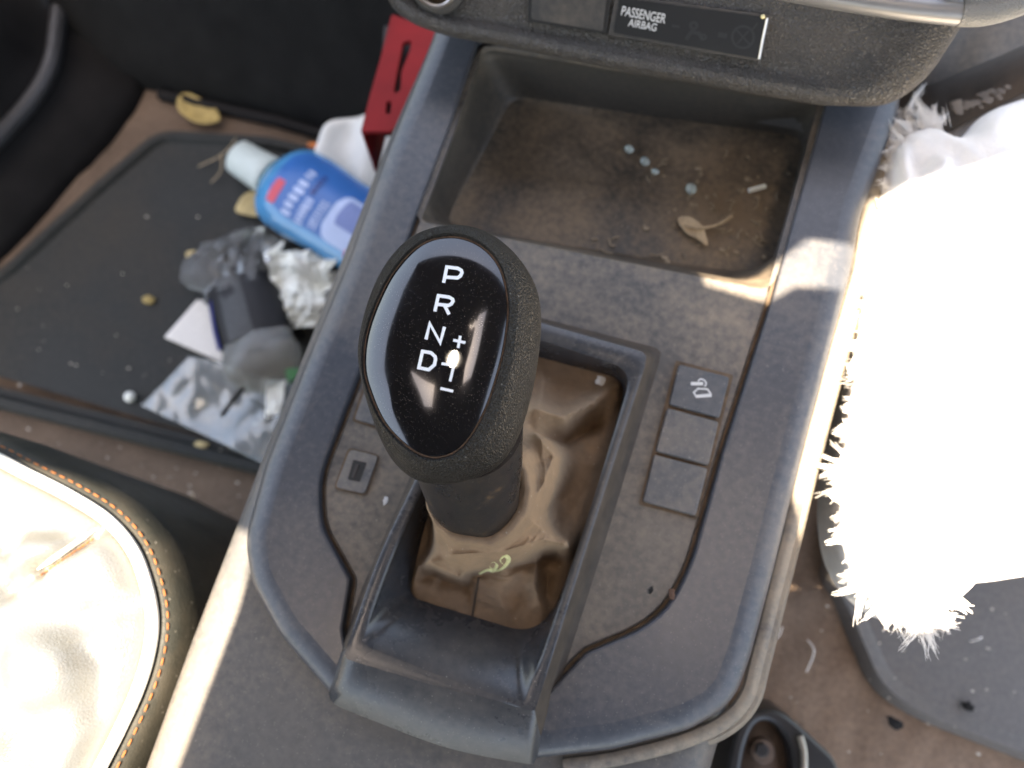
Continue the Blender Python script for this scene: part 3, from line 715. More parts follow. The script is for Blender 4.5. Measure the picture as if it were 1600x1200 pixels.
bprof = [(.205, 27, .015), (.225, 40, .018), (.25, 52, .0205), (.29, 60, .0235), (.35, 65, .0255), (.45, 65, .026), (.6, 61, .026), (.75, 60, .026), (.9, 60, .026), (.97, 57, .025), (1.0, 50, .022)]
bm = bmesh.new(); rows(bm, [bsec(s, w(r), z) for s, r, z in bprof], True, True, True); fix(bm); bbo = link('bottle_body', bm, bbody_m, bt, ang=70)
def bsurf(s, f, lift=.0006):
    """f: -1..1 across the upper face of the bottle"""
    for (s0, r0, z0), (s1, r1, z1) in zip(bprof, bprof[1:]):
        if s0 <= s <= s1 or (s1, r1, z1) == bprof[-1]:
            t = (s - s0) / (s1 - s0); r = r0 + (r1 - r0) * t; z = z0 + (z1 - z0) * t; break
    th = math.pi / 2 - f * math.pi / 2
    c_ = ba.lerp(bb_, s); c_ = Vector((c_.x, c_.y, ZM + z))
    return c_ + bsd * (w(r) + lift) * math.cos(th) + bup * (z + lift) * math.sin(th)
def patch(name, s0, s1, f0, f1, mat, parent, lift, rnd=.25, n=14):
    bm = bmesh.new(); g = []
    for j in range(n + 1):
        v = j / n; row = []
        e = 1.0
        m_ = min(v, 1 - v)
        if rnd and m_ < rnd: e = math.sqrt(max(.0, 1 - ((rnd - m_) / rnd) ** 2)) * .5 + .5
        for i in range(n + 1):
            u = (i / n - .5) * e + .5
            row.append(bsurf(s0 + (s1 - s0) * v, f0 + (f1 - f0) * u, lift))
        g.append(row)
    rows(bm, g, False); fix(bm); return link(name, bm, mat, parent, ang=70)
lab = patch('label', .31, .98, -.66, .50, blab_m, bbo, .0006, .3, 20)
patch('print', .335, .385, .06, .42, bred_m, lab, .0010, .1)
for s0_, h_, f0_, n_, m__, wd_ in ((.43, .055, .46, 5, blite_m, .115), (.43, .045, -.14, 2, blite_m, .07), (.50, .03, .02, 5, bnavy_m, .07), (.505, .05, .48, 6, blite_m, .07), (.575, .02, .44, 9, blite_m, .05), (.60, .014, .44, 9, blite_m, .05)):
    for c__ in range(n_):
        f1_ = f0_ - c__ * wd_; patch('print', s0_, s0_ + h_ * random.uniform(.8, 1), f1_ - wd_ * random.uniform(.6, .8), f1_, m__, lab, .0010 if m__ is blite_m else .0014, .15, 5)
patch('print', .63, .86, -.26, .50, blite_m, lab, .0010, .25)
patch('print', .67, .80, -.20, .20, bslate_m, lab, .0014, .05)
patch('print', .78, .98, .40, .62, bred_m, lab, .0012, .1)
# white sheet behind the bottle
def crumple(name, corners, z0, amp, freq, mat, label, cat, nx=22, ny=22, solid=.0004, lift=None, smooth=True, seed=0, jag=0):
    p4 = [P(x, y, z0) for x, y in corners]
    def f(p, u, v):
        p = p.copy(); e = min(u, 1 - u, v, 1 - v)
        off = Vector((seed, seed * 2, 0))
        p.z = z0 + amp * (.5 + noise.noise(p * freq + off)) + amp * .5 * abs(noise.noise(p * freq * 2.7 + off)) + (lift(u, v) if lift else 0)
        if jag and e < .08: p += Vector((noise.noise(p * 160 + off), noise.noise(p * 160 - off), 0)) * jag
        p.z = max(p.z, ZM + .0006); return p
    bm = sheet_grid(p4, nx, ny, f); fix(bm)
    o = link(name, bm, mat, None, smooth=smooth, ang=25, solid=solid)
    return tag(o, label, cat) if label else o
bm = bmesh.new(); l = [P(p.x, p.y, ZM + .016 + (300 - p.y) / 120 * .030) for p in spl([Vector(p) for p in ((494, 262), (500, 222), (512, 196), (542, 181), (584, 180), (606, 196), (610, 226), (600, 280), (588, 318), (540, 300))], 6, True)]
c_ = sum(l, Vector()) / len(l)
rows(bm, [[c_ + (p - c_) * s_ + Vector((0, 0, .005 * math.sin((p.x - c_.x) * s_ * 130) + .002 * noise.noise(p * s_ * 60))) for p in l] for s_ in (1, .85, .7, .5, .3, .1)], True, False, True); fix(bm)
tag(link('white_sheet', bm, plastw_m, solid=.0006, ang=80), 'folded white plastic sheet leaning behind the blue bottle', 'plastic sheet')
bm = bmesh.new(); l = wl([(480, 222), (512, 222), (510, 244), (482, 246)], ZM + .004)
rows(bm, [[p - Vector((0, 0, .004)) for p in l], l], True, True, True); fix(bm)
tag(link('orange_scrap', bm, orange_m, bevel=.001), 'small orange plastic scrap between bottle and white sheet', 'litter')
def leaf(name, pts, z, mat, label, cat):
    l = ccw(wl(spl(pts, 6, True), z)); c_ = sum(l, Vector()) / len(l); bm = bmesh.new()
    loops = [[c_ + (p - c_) * s + Vector((0, 0, .004 * (s ** 2) * (1 + noise.noise(p * 60)))) for p in l] for s in (1, .7, .4, .05)]
    rows(bm, loops, True, False, True); fix(bm); return tag(link(name, bm, mat, solid=.0005), label, cat)
leaf('dry_leaf', [(280, 160), (290, 148), (312, 156), (338, 172), (346, 190), (330, 198), (305, 194), (284, 178)], ZF + .008, ylw_m, 'yellow dry leaf on the brown floor below the bulkhead', 'leaf')
leaf('tan_scrap', [(376, 316), (392, 302), (412, 306), (420, 338), (398, 340), (370, 332)], ZM + .003, tan_m, 'tan paper scrap poking out from under the blue bottle', 'litter')
# crumpled white tissue
crumple('crumpled_tissue', [(444, 398), (540, 420), (492, 520), (418, 500)], ZM + .010, .022, 38, paper_m, 'crumpled white paper tissue beside the console', 'tissue', 26, 26, jag=.012, smooth=False)
crumple('paper_scrap', [(310, 470), (330, 472), (362, 574), (258, 528)], ZM + .002, .004, 12, plain('printed_paper', (.62, .60, .56), .8, 0, .12, 500, 0), 'white printed paper triangle under the clear crushed bottle', 'paper', 14, 14)
# clear bottle
cb = empty('crushed_bottle', P(390, 500, ZM), 'crushed clear drink bottle with dark label lying on the mat', 'bottle')
ca, ce = P(358, 392, ZM + .022), P(418, 590, ZM + .024)
cax = (ce - ca).normalized(); csd = cax.cross(Vector((0, 0, 1))).normalized(); cup = csd.cross(cax)
def csec(s, rx, rz, n=56, cr=0):
    c_ = ca.lerp(ce, s); out = []
    for i in range(n):
        t = 2 * math.pi * i / n; d = csd * rx * math.cos(t) + cup * rz * math.sin(t)
        k_ = 1 + cr * noise.noise(d * 60 + Vector((s * 6, 0, 3))) + cr * .6 * noise.noise(d * 140 + Vector((s * 11, 0, 3)))
        out.append(Vector((c_.x, c_.y, ZM + rz)) + d * k_)
    return out
bm = bmesh.new(); rows(bm, [csec(s, r * px2m, z, cr=c_) for s, r, z, c_ in ((-.10, 30, .010, .5), (-.06, 52, .018, .5), (.0, 58, .022, .6), (.06, 58, .022, .6), (.14, 54, .020, .55), (.22, 50, .019, .4), (.30, 47, .019, .3), (.34, 46, .020, .1))], True, True, False); fix(bm); link('bottle_shoulder', bm, pet_m, cb, ang=30)
bm = bmesh.new(); rows(bm, [csec(s, r * px2m, z, cr=.05) for s, r, z in ((.26, 46, .019), (.3, 48, .0195), (.5, 50, .021), (.7, 50, .022), (.74, 48, .022))]); fix(bm); lb = link('label', bm, dlabel_m, cb, ang=60)
bm = bmesh.new()
def arc(s0, s1, t0, t1, rz):
    g = []
    for j in range(9):
        s = s0 + (s1 - s0) * j / 8; r = (46 + 5 * sm(.26, .6, s)) * px2m + .0012; z = .019 + .003 * sm(.26, .7, s) + .0012; c_ = ca.lerp(ce, s)
        g.append([Vector((c_.x, c_.y, ZM + z - .0012)) + csd * r * math.cos(t) + cup * z * math.sin(t) for t in [t0 + (t1 - t0) * i / 10 for i in range(11)]])
    return g
rows(bm, arc(.24, .73, 1.05, 1.75, 0), False); fix(bm); link('label_stripe', bm, grey_m, lb)
bm = bmesh.new(); rows(bm, arc(.35, .72, .14, .66, 0), False); fix(bm); link('label_stripe', bm, navy_m, lb)
bm = bmesh.new(); rows(bm, [csec(s, r * px2m, z, cr=.08) for s, r, z in ((.72, 50, .022), (.78, 52, .023), (.86, 53, .024), (.92, 51, .023), (.98, 44, .021), (1.03, 31, .016), (1.06, 16, .010))], True, False, True); fix(bm); link('bottle_base', bm, frost_m, cb, ang=60)
bm = bmesh.new(); rows(bm, [wl(fil([(440, 570), (470, 572), (462, 594), (446, 596)], 4), ZM + z) for z in (.0, .010)], True, True, True); fix(bm)
tag(link('bottle_lid', bm, green_m, bevel=.001), 'green plastic scrap beside the clear bottle base', 'litter')
# film wrapper
crumple('plastic_wrapper', [(300, 560), (470, 590), (412, 724), (222, 634)], ZM + .002, .006, 17, film_m, 'crinkled clear plastic wrapper lying on the mat', 'wrapper', 46, 46, .0002)
bm = bmesh.new(); tube(bm, [P(346, 650, ZM + .016), P(362, 628, ZM + .017), P(384, 602, ZM + .018)], .0022, 6); fix(bm); tag(link('black_stick', bm, kick_m), 'thin black stick lying on the clear wrapper', 'litter')
crumple('white_wrapping', [(420, 590), (452, 596), (440, 650), (420, 656)], ZM + .016, .012, 40, paper_m, 'white paper scrap between wrapper and console', 'paper', 12, 12)
bm = bmesh.new(); bmesh.ops.create_icosphere(bm, subdivisions=2, radius=.0052, matrix=Matrix.Translation(P(203, 620, ZM + .004))); tag(link('white_pellet', bm, paper_m), 'small round white pellet on the rubber mat', 'litter')
for (x, y, m_, lb_) in ((232, 468, ylw_m, 'ochre crumb on the dark mat left of the crushed bottle'), (314, 696, tan_m, 'tan crumb near the lower edge of the mat'), (300, 398, tan_m, 'pinkish crumb left of the crushed bottle')):
    bm = bmesh.new(); bmesh.ops.create_icosphere(bm, subdivisions=2, radius=.0042, matrix=Matrix.Translation(P(x, y, ZM + .002)) @ Matrix.Diagonal((1.6, 1, .6, 1)))
    for v in bm.verts: v.co += Vector((1, 1, .5)) * .002 * noise.noise(v.co * 300)
    tag(link('crumb', bm, m_), lb_, 'crumb')
bm = bmesh.new()
for i in range(75):
    x = random.uniform(20, 420); y = random.uniform(330, 790)
    if i > 40: x = random.uniform(150, 380); y = random.uniform(690, 860)
    z = ZM if y < 640 + x * .27 else ZF + .004
    bmesh.ops.create_icosphere(bm, subdivisions=1, radius=random.choice((.0004, .0006, .0008, .0012)), matrix=Matrix.Translation(P(x, y, z + .001)) @ Matrix.Diagonal((random.uniform(.7, 2), 1, .6, 1)))
tag(link('floor_crumbs', bm, crumb_m), 'pale crumbs and grit scattered over the left floor mat', 'crumbs', kind='stuff')
bm = bmesh.new()
for x0, y0, x1, y1 in ((310, 260, 372, 212), (105, 745, 140, 735), (240, 800, 246, 780), (330, 285, 345, 240), (300, 770, 290, 800)):
    tube(bm, spl([P(x0, y0, ZF + .012), P((x0 + x1) / 2 + 8, (y0 + y1) / 2 + 4, ZF + .015), P(x1, y1, ZF + .012)], 5), .0006, 5)
fix(bm); tag(link('straw_bits', bm, straw_m), 'bits of dry straw scattered on the left floor', 'straw', kind='stuff')

# ================================================================== CREAM SEAT (bottom left)
st = empty('cream_seat', P(60, 1000, -.06), 'cream leather car seat with pale piping and orange stitching', 'car seat')
edge_px = spl([Vector(p) for p in ((-420, 660), (-200, 668), (-60, 695), (40, 742), (110, 778), (165, 815), (203, 862), (224, 920), (232, 975), (224, 1030), (206, 1085), (176, 1150), (140, 1220), (60, 1380), (-20, 1560))], 10)
ZS = -.012
ew = resample([P(p.x, p.y, ZS) for p in edge_px], 150, False)
scn = P(-260, 1180, ZS)
tufts = [(78, 1045, 62, .0075), (60, 868, 50, .006), (-60, 960, 60, .006), (150, 900, 60, .003), (-40, 1130, 60, .006), (110, 1180, 60, .005)]
dents = [([(165, 822), (60, 892)], .006, 10), ([(60, 892), (0, 930)], .004, 14), ([(95, 985), (160, 950), (215, 945)], .003, 22), ([(120, 1000), (150, 1040), (150, 1100)], .003, 20), ([(0, 860), (40, 828), (90, 830)], .004, 14)]
bm = bmesh.new(); rws = []
for j in range(61):
    t = (j / 60) ** 1.5; row = []
    for p in ew:
        q_ = p.lerp(scn, t); dd = (q_ - p).length
        z = ZS - .010 + .016 * (1 - math.exp(-dd / .012)) + .010 * (1 - math.exp(-dd / .06))
        px, py = proj_px(Vector((q_.x, q_.y, z))); h = 0
        for x, y, r, a in tufts:
            k_ = math.hypot(px - x, py - y) / r; h += 1.5 * a * math.exp(-k_ ** 4) 
        for pts, hh, w_ in dents:
            d_ = min(dseg(px, py, u, v) for u, v in zip(pts, pts[1:])); h -= 1.7 * hh * math.exp(-(d_ / w_) ** 2)
        h += .0035 * noise.noise(q_ * 32) + .0009 * noise.noise(q_ * 90)
        q_.z = z + h * min(1, dd / .012); row.append(q_)
    rws.append(row)
rows(bm, rws, False); fix(bm); link('cushion', bm, cream_m, st, ang=80)
bm = bmesh.new(); tube(bm, [p + Vector((0, 0, -.004)) for p in ew], .0032, 10, caps=False); fix(bm); link('piping', bm, pipe_m, st)
outw = []
for i, p in enumerate(ew):
    t = (ew[min(i + 1, 149)] - ew[max(i - 1, 0)]).normalized(); outw.append(Vector((t.y, -t.x, 0)) * (-1 if (Vector((t.y, -t.x, 0))).dot(p - scn) < 0 else 1))
bm = bmesh.new(); rws = []
for d_, dz in ((-.004, -.012), (.002, -.0075), (.0065, -.0095), (.0100, -.016), (.0120, -.030), (.0115, -.06), (.008, -.12), (.002, -.24)):
    rws.append([p + n_ * d_ + Vector((0, 0, dz + .0012 * noise.noise(p * 50 + n_ * d_ * 50))) for p, n_ in zip(ew, outw)])
rows(bm, rws, False); fix(bm); link('bolster', bm, bolster_m, st, ang=70)
bm = bmesh.new()
fine = resample([p + n_ * .0062 + Vector((0, 0, -.0078)) for p, n_ in zip(ew, outw)], 420, False)
for i in range(0, 415, 5): tube(bm, fine[i:i + 4], lambda t: .00050 - .00022 * abs(2 * t - 1), 6)
fix(bm); link('stitching', bm, stitch_m, st)
cush = [o for o in st.children if o.name.startswith('cushion')][0]
bvs = BVHTree.FromPolygons([cush.matrix_world @ v.co for v in cush.data.vertices], [p.vertices[:] for p in cush.data.polygons])
def onseat(px, py, lift):
    h = bvs.ray_cast(CAM, ray(px, py)); return (h[0] if h[0] else P(px, py, ZS)) + Vector((0, 0, lift))
bm = bmesh.new()
sq = [onseat(64 + (150 - 64) * i / 40, 899 + (839 - 899) * i / 40, .0004) for i in range(41)]
for i in range(0, 38, 3): tube(bm, sq[i:i + 3], .0005, 6)
fix(bm); link('stitching', bm, stitch_m, st)
bm = bmesh.new(); tube(bm, [onseat(60 + (152 - 60) * i / 20, 890 + (826 - 890) * i / 20, .0006) for i in range(21)], lambda t: .0013 * min(1, 4 * t + .2, 4 * (1 - t) + .2), 8); fix(bm); link('piping', bm, pipe_m, st)

# ================================================================== WHITE CLOTH (right)
cl_ = empty('frayed_cloth', P(1480, 600, -.03), 'thick white cloth with frayed fringed edge hanging right of the console', 'cloth')
cpx = spl([Vector(p) for p in ((1400, 205), (1376, 250), (1366, 320), (1356, 420), (1346, 520), (1334, 620), (1322, 720), (1318, 810), (1334, 890), (1376, 950), (1430, 985), (1468, 965), (1490, 920), (1560, 908), (1700, 890), (2000, 870))], 10)
cw = resample([P(p.x, p.y, -.012) for p in cpx], 200, False)
opp = resample([P(2050, 60, -.02), P(2050, 860, -.02)], 200, False)
top_ = [P(1440, 196, -.012), P(1500, 212, -.012), P(1600, 150, -.012), P(2050, 60, -.012)]
topr = resample(spl(top_, 8), 200, False)
ccn = P(1700, 520, 0)
ring_ = resample(cw + resample([P(2000, 870, -.012), P(2080, 500, -.012), P(2050, 60, -.012)], 60, False)[1:] + topr[::-1][1:], 300)
bm = bmesh.new(); rws = []
for d_, dz in ((.004, -.05), (.002, -.02), (0, -.006)): rws.append([Vector((p.x + (ccn - p).normalized().x * d_, p.y + (ccn - p).normalized().y * d_, p.z + dz)) for p in ring_])
folds = [([(1400, 240), (1412, 300), (1402, 400), (1380, 520)], .006, 16), ([(1470, 260), (1410, 330), (1390, 460)], .006, 14), ([(1345, 830), (1372, 905), (1420, 912), (1480, 935)], -.004, 8), ([(1480, 915), (1560, 900), (1700, 880)], .005, 20), ([(1540, 230), (1600, 300)], .01, 40)]
for j in range(46):
    t = (j / 45) ** 1.4 * .97; row = []
    for p in ring_:
        q_ = p.lerp(ccn, t); dd = (q_ - p).length
        z = -.016 + .012 * (1 - math.exp(-dd / .006)) + .016 * (1 - math.exp(-dd / .05))
        px, py = proj_px(Vector((q_.x, q_.y, z))); h = 0
        for pts, hh, w_ in folds:
            d_ = min(dseg(px, py, u, v) for u, v in zip(pts, pts[1:])); h += hh * math.exp(-(d_ / w_) ** 2)
        h += .004 * noise.noise(q_ * 22) + .0012 * noise.noise(q_ * 70)
        q_.z = z + h * min(1, dd / .01); row.append(q_)
    rws.append(row)
rows(bm, rws, True, False, True); fix(bm); link('cloth_body', bm, cloth_m, cl_, ang=80)
bm = bmesh.new()
fpath = resample([P(p.x, p.y, -.014) for p in spl([Vector(p) for p in ((1480, 205), (1440, 192), (1400, 205), (1376, 250), (1366, 320), (1356, 420), (1346, 520), (1334, 620), (1322, 720), (1318, 810), (1334, 890), (1376, 950), (1430, 985), (1468, 965), (1486, 930))], 10)], 400, False)
clump = [Vector((noise.noise(Vector((i * .11, 0, 0))), noise.noise(Vector((i * .11, 9, 0))), 0)) for i in range(400)]
for i in range(420):
    k0_ = random.randrange(3, 60) if i % 5 == 0 else random.randrange(3, 397); ky = k0_ / 399; cu = .5 + noise.noise(Vector((k0_ * .09, 3, 1)))
    ln0 = .014 if ky < .14 else .005 if ky < .46 else .0095 if ky < .62 else .0125
    ln0 *= random.uniform(.5, 1.15) * (.6 + .8 * cu)
    t = (fpath[k0_ + 2] - fpath[k0_ - 2]).normalized(); o_ = Vector((t.y, -t.x, 0))
    if o_.dot(fpath[k0_] - ccn) < 0: o_ = -o_
    lean = 1.3 * clump[k0_].x + random.gauss(0, .45) + (.5 if ky > .62 else 0)
    d = (o_ * .9 + t * lean + Vector((0, 0, random.gauss(-.1, .35) + .6 * clump[k0_].y))).normalized()
    bend = d.cross(Vector((0, 0, 1))).normalized() * random.gauss(0, .35); z0_ = random.uniform(-.002, .009); in_ = random.uniform(.002, .010)
    tip = fpath[k0_] + d * ln0 - o_ * in_ * .5 + bend * ln0 + Vector((0, 0, z0_ - random.uniform(0, .3) * ln0))
    for q2 in range(random.randrange(6, 15)):
        k_ = max(0, min(399, k0_ + random.randrange(-3, 4))); p = fpath[k_] - o_ * in_ * random.uniform(.6, 1.3) + Vector((0, 0, z0_ + random.gauss(0, .0008)))
        e = p.lerp(tip, random.uniform(.7, 1.12)) + Vector((random.gauss(0, .0007), random.gauss(0, .0007), random.gauss(0, .0007)))
        m1 = p.lerp(e, .35) - bend * ln0 * .30 + Vector((random.gauss(0, .0003), random.gauss(0, .0003), .0006)); m2 = p.lerp(e, .72) - bend * ln0 * .22
        r0 = random.uniform(.00014, .00030); tube(bm, spl([p, m1, m2, e], 3), lambda s, r0=r0: r0 * (1 - .75 * s), 4)
link('fringe', bm, fringe_m, cl_)

# ================================================================== LOWER RIGHT
mr = fil([(1292, 905, 10), (1322, 960), (1372, 1078, 40), (1440, 1122, 40), (1610, 1188), (1800, 1260), (2000, 900), (1900, 500), (1500, 300), (1330, 600)], 20)
ZR2 = -.20
lw_ = ccw(wl(dense(mr, 20), ZR2)); bm = bmesh.new()
bm.free()
tag(plate('grey_floor_mat', lw_, [], ZR2 - .001, [(-.002, -.011), (0, -.002), (.003, .003), (.009, .002), (.013, 0)], [], mat2_m), 'grey rubber floor mat under the frayed white cloth', 'floor mat')
def fl2(p, u, v):
    p = p.copy(); p.z += .005 * noise.noise(p * 16) + .0016 * noise.noise(p * 70) + .006 * math.exp(-(((v - .35 - .2 * u)) / .03) ** 2); return p
bm = sheet_grid([P(1080, 1500, -.215), P(2100, 1500, -.215), P(2100, 200, -.215), P(1230, 200, -.215)], 90, 90, fl2)
tag(link('tunnel_side_floor', bm, plastic('brown_right_carpet', (.17, .12, .088), .9, .7, (.30, .21, .15), grain=600, gs=.7, speck=.3, spec=.15, big=14, lo=.3, hi=.7, gd=.001)), kind='structure')
for x, y, r in ((1512, 1103, .0032), (1398, 1128, .0040)):
    bm = bmesh.new(); bmesh.ops.create_icosphere(bm, subdivisions=2, radius=r, matrix=Matrix.Translation(P(x, y, ZR2 + .002)) @ Matrix.Diagonal((1.3, 1, .3, 1)))
    for v in bm.verts: v.co += Vector((noise.noise(v.co * 350), noise.noise(v.co * 350 + Vector((3, 3, 3))), 0)) * r * .8
    tag(link('dark_pebble', bm, kick_m), 'dark lump of dirt %s the grey floor mat' % ('on' if x > 1500 else 'at the edge of'), 'debris')
sb = empty('seat_bracket', P(1200, 1170, -.19), 'black seat rail bracket with bolt on the brown floor', 'bracket')
zb = -.175
oo = wl(dense(fil([(1118, 1320), (1138, 1170, 60), (1160, 1110, 40), (1215, 1102, 40), (1270, 1150, 60), (1312, 1190, 20), (1322, 1320)], 20), 12), zb)
hh_ = wl(dense(fil([(1152, 1330), (1160, 1180, 40), (1180, 1128, 30), (1215, 1130, 30), (1238, 1170, 40), (1240, 1330)], 20), 12), zb)
hh_ = wl(dense(fil([(1152, 1290), (1160, 1180, 40), (1180, 1126, 30), (1212, 1128, 30), (1238, 1172, 40), (1240, 1290)], 20), 12), zb)
plate('bracket_plate', oo, [hh_], zb, [(-.002, -.035), (0, -.006), (.001, -.0015), (.003, 0)], [(0, -.02), (0, -.004), (.001, -.001), (.003, 0)], rubber_m, sb)
bm = bmesh.new(); l = inset(ccw(hh_), -.002, zb - .014); bm.faces.new([bm.verts.new(p) for p in l]); link('bracket_pan', bm, plain('brown_pan', (.10, .07, .052), .7, 0, .3, 100, .2), sb, solid=.002)
bm = bmesh.new(); bmesh.ops.create_cone(bm, cap_ends=True, segments=24, radius1=.0085, radius2=.008, depth=.008, matrix=Matrix.Translation(P(1190, 1172, zb - .010))); bo_ = link('bolt', bm, plain('rusty_bolt', (.11, .075, .055), .6, .3, .3, 120, .2), sb, bevel=.001)
bm = bmesh.new(); bmesh.ops.create_cone(bm, cap_ends=True, segments=6, radius1=.005, radius2=.0046, depth=.004, matrix=Matrix.Translation(P(1190, 1172, zb - .004))); link('bolt_head', bm, rubber_m, bo_, bevel=.0006)
bm = bmesh.new(); tube(bm, spl([P(1250, 1150, zb + .002), P(1256, 1175, zb + .002), P(1256, 1205, zb + .002)], 5), .0022, 8); fix(bm); link('bright_edge', bm, plain('worn_steel', (.35, .33, .30), .35, .8), sb)
bm = bmesh.new()
for i in range(30):
    x = random.uniform(1180, 1600); y = random.uniform(930, 1200)
    bmesh.ops.create_icosphere(bm, subdivisions=1, radius=random.choice((.0005, .0007, .001)), matrix=Matrix.Translation(P(x, y, ZR2 + .004)) @ Matrix.Diagonal((random.uniform(.7, 2), 1, .6, 1)))
tag(link('right_floor_crumbs', bm, crumb_m), 'pale grit scattered over the right floor and grey mat', 'crumbs', kind='stuff')
bm = bmesh.new()
for pts in (((1192, 1004), (1215, 996), (1222, 980)), ((1262, 1000), (1272, 1018), (1260, 1050)), ((1516, 1002), (1530, 998), (1534, 996))):
    tube(bm, spl([P(x, y, ZR2 + .004 + .004 * (i == 1)) for i, (x, y) in enumerate(pts)], 5), .0005, 5)
fix(bm); tag(link('loose_threads', bm, fringe_m), 'loose pale threads lying on the brown floor', 'thread', kind='stuff')

# ================================================================== DEBRIS IN THE TRAY
ZB = -.0415
for x, y, r, lb_ in ((983, 233, .0030, 'clear glass bead, furthest forward in the dusty storage tray'), (1008, 252, .0030, 'clear glass bead, second of the row of three in the storage tray'), (1024, 268, .0022, 'smallest clear glass bead in the storage tray'), (1080, 295, .0036, 'largest pale green glass bead in the storage tray')):
    bm = bmesh.new(); bmesh.ops.create_icosphere(bm, subdivisions=3, radius=r, matrix=Matrix.Translation(P(x, y, ZB + r * .9)) @ Matrix.Rotation(x, 4, 'Z') @ Matrix.Diagonal((1, .85, .8, 1)))
    tag(link('glass_bead', bm, bead_m), lb_, 'bead', 'glass beads in the storage tray')
bm = bmesh.new()
l = ccw(wl(spl([(1058, 345), (1075, 342), (1092, 352), (1100, 366), (1104, 386), (1088, 376), (1070, 366)], 5, True), ZB + .001)); c_ = sum(l, Vector()) / len(l)
rows(bm, [[c_ + (p - c_) * s + Vector((0, 0, .003 * s * s)) for p in l] for s in (1, .6, .1)], True, False, True)
tube(bm, spl([P(1062, 350, ZB + .002), P(1090, 356, ZB + .004), P(1120, 352, ZB + .004), P(1144, 338, ZB + .003)], 5), .0008, 6); fix(bm)
tag(link('dry_leaf', bm, straw_m, solid=.0003), 'curled tan dry leaf with a thin stalk in the storage tray', 'leaf')
bm = bmesh.new()
for i in range(75):
    x = random.triangular(880, 1240, 1180); y = random.uniform(225, 410)
    p = P(x, y, ZB + .0008)
    if random.random() < .45:
        a = random.uniform(0, 6.3); l_ = random.uniform(.001, .004); tube(bm, [p - Vector((math.cos(a), math.sin(a), 0)) * l_, p + Vector((0, 0, .0006)), p + Vector((math.cos(a + .5), math.sin(a + .5), .1)) * l_], .0005, 5)
    else:
        bmesh.ops.create_icosphere(bm, subdivisions=1, radius=random.choice((.0005, .0007, .0011, .0016)), matrix=Matrix.Translation(p) @ Matrix.Diagonal((random.uniform(.7, 1.8), 1, .6, 1)))
tag(link('tray_grit', bm, plain('tan_grit', (.24, .19, .13), .8, 0, .5, 500, 0)), 'tan grit and plant bits scattered in the storage tray', 'grit', kind='stuff')
bm = bmesh.new(); tube(bm, [P(1170, 298, ZB + .002), P(1196, 291, ZB + .002)], .0016, 6); fix(bm); tag(link('pale_stub', bm, paper_m), 'short pale paper stub among the tray grit', 'litter')
for x, y, z, r, m_, lb_ in ((602, 782, zt, .0019, dimwhite_m, 'white paint fleck beside the USB port'), (938, 594, -.006, .0024, dimwhite_m, 'white fleck on the gaiter by the far corner of the surround'), (1017, 922, .0, .0016, kick_m, 'dark speck of dirt beside the buttons'), (1050, 928, .0, .0022, plain('brown_speck', (.10, .05, .03), .8), 'brown fleck of dirt near the rear of the panel')):
    bm = bmesh.new(); bmesh.ops.create_icosphere(bm, subdivisions=2, radius=r, matrix=Matrix.Translation(P(x, y, z)) @ Matrix.Diagonal((.7, 1.2, .3, 1)))
    for v in bm.verts: v.co += Vector((noise.noise(v.co * 700), noise.noise(v.co * 700 + Vector((3, 3, 3))), 0)) * r * .9
    tag(link('fleck', bm, m_), lb_, 'debris')

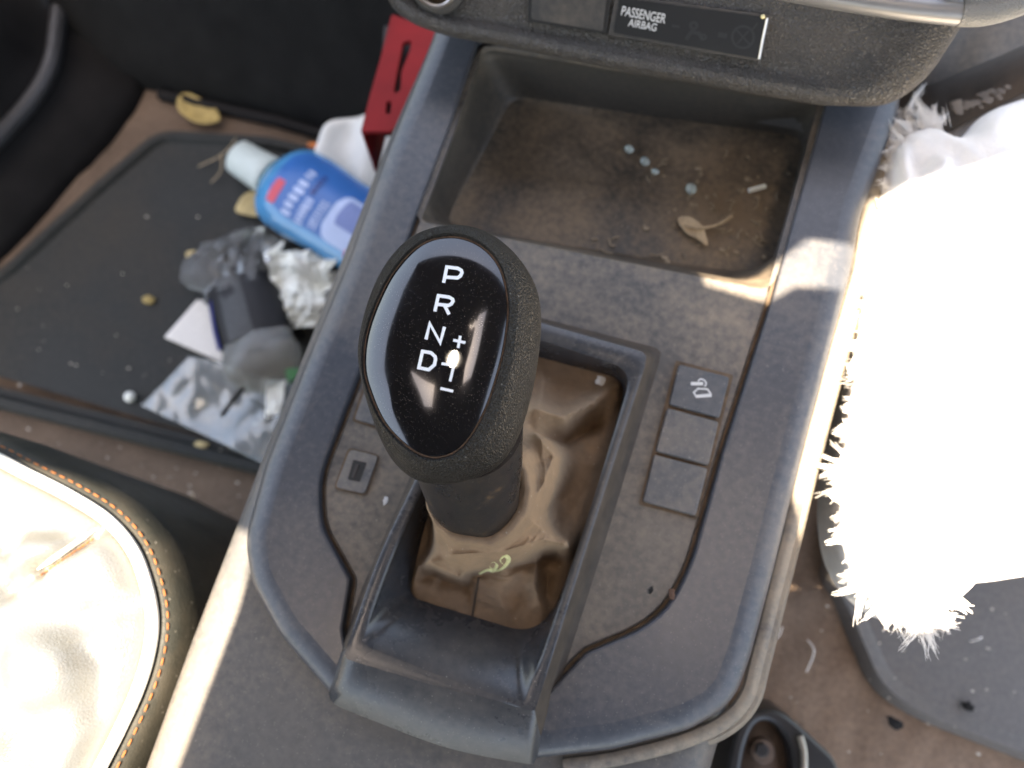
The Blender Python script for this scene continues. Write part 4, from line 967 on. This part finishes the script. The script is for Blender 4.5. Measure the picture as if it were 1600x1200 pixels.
openA = [(-70, 1270), (226, 1270), (246, 1230), (292, 1110), (350, 960), (383, 838), (240, 800), (40, 734), (-70, 706)]  # slab opening shaped for the sun on the seat and tunnel edge
openB = [(1680, 230), (1600, 250), (1450, 285), (1366, 305), (1346, 382), (1262, 374), (1232, 398), (1190, 426), (1092, 404), (1100, 446), (1200, 474), (1240, 452), (1318, 456), (1262, 690), (1240, 760), (1310, 1005), (1500, 985), (1680, 970)]  # slab opening shaped for the sun on the cloth, rail and tray corner
opA = [up(p) for p in wl(dense(fil(openA, 12), 60), 0)]
opB = [up(p) for p in wl(fil(openB, 5), 0)]
rim = dense([Vector((.72, -1.5, 0)), Vector((-.72, -1.5, 0)), Vector((-.72, .40, 0)), Vector((.72, .40, 0))], .2)
best = None                               # where the cap mirrors the sun, a pinhole added to the slab makes the glint
for px in range(600, 790, 3):
    for py in range(400, 690, 3):
        h = bv.ray_cast(CAM, ray(px, py))
        if h[0] is None: continue
        v = -ray(px, py); n_ = h[1] if h[1].dot(v) > 0 else -h[1]
        f_ = (2 * n_.dot(v) * n_ - v).normalized().dot(SUN)
        if best is None or f_ > best[0]: best = (f_, px, py, h[0])
print('GLINT', best)
g = best[3]
glint_hole = [up(g) + Vector((.0022 * math.cos(t), .0022 * math.sin(t), 0)) for t in [k * math.pi / 6 for k in range(12)]]  # pinhole added only for the sun glint on the cap
o = plate('added_shade_slab', rim, [opA, opB, glint_hole], ZR, [(0, .02), (0, 0)], [(0, .02), (0, 0)], slab_m)  # added out of frame to shade the console and darken the cap's reflection
tag(o, kind='structure')

# ================================================================== LIGHT
wd = bpy.data.worlds.new('World'); S.world = wd; wd.use_nodes = True
nt = wd.node_tree; bg = nt.nodes['Background']; sk = nt.nodes.new('ShaderNodeTexSky'); sk.sky_type = 'NISHITA'; sk.sun_disc = False
el = math.asin(SUN.z); az = math.atan2(SUN.x, SUN.y)
sk.sun_elevation = el; sk.sun_rotation = az; sk.altitude = 200; sk.air_density = 1.0; sk.dust_density = 3.0
nt.links.new(sk.outputs[0], bg.inputs[0]); bg.inputs[1].default_value = .135
sl_ = bpy.data.lights.new('sun', 'SUN'); sl_.energy = 5.0; sl_.angle = math.radians(.5); sl_.color = (1, .97, .92)
so_ = bpy.data.objects.new('sun', sl_); C.objects.link(so_); so_.rotation_euler = (SUN).to_track_quat('Z', 'Y').to_euler()
S.view_settings.view_transform = 'Standard'; S.view_settings.look = 'None'; S.view_settings.gamma = 1; S.view_settings.use_curve_mapping = False
S.view_settings.exposure = 2.85
S.view_settings.use_white_balance = True; S.view_settings.white_balance_temperature = 8300; S.view_settings.white_balance_tint = 12
S.cycles.use_denoising = True; S.cycles.max_bounces = 8; S.cycles.sample_clamp_indirect = 8
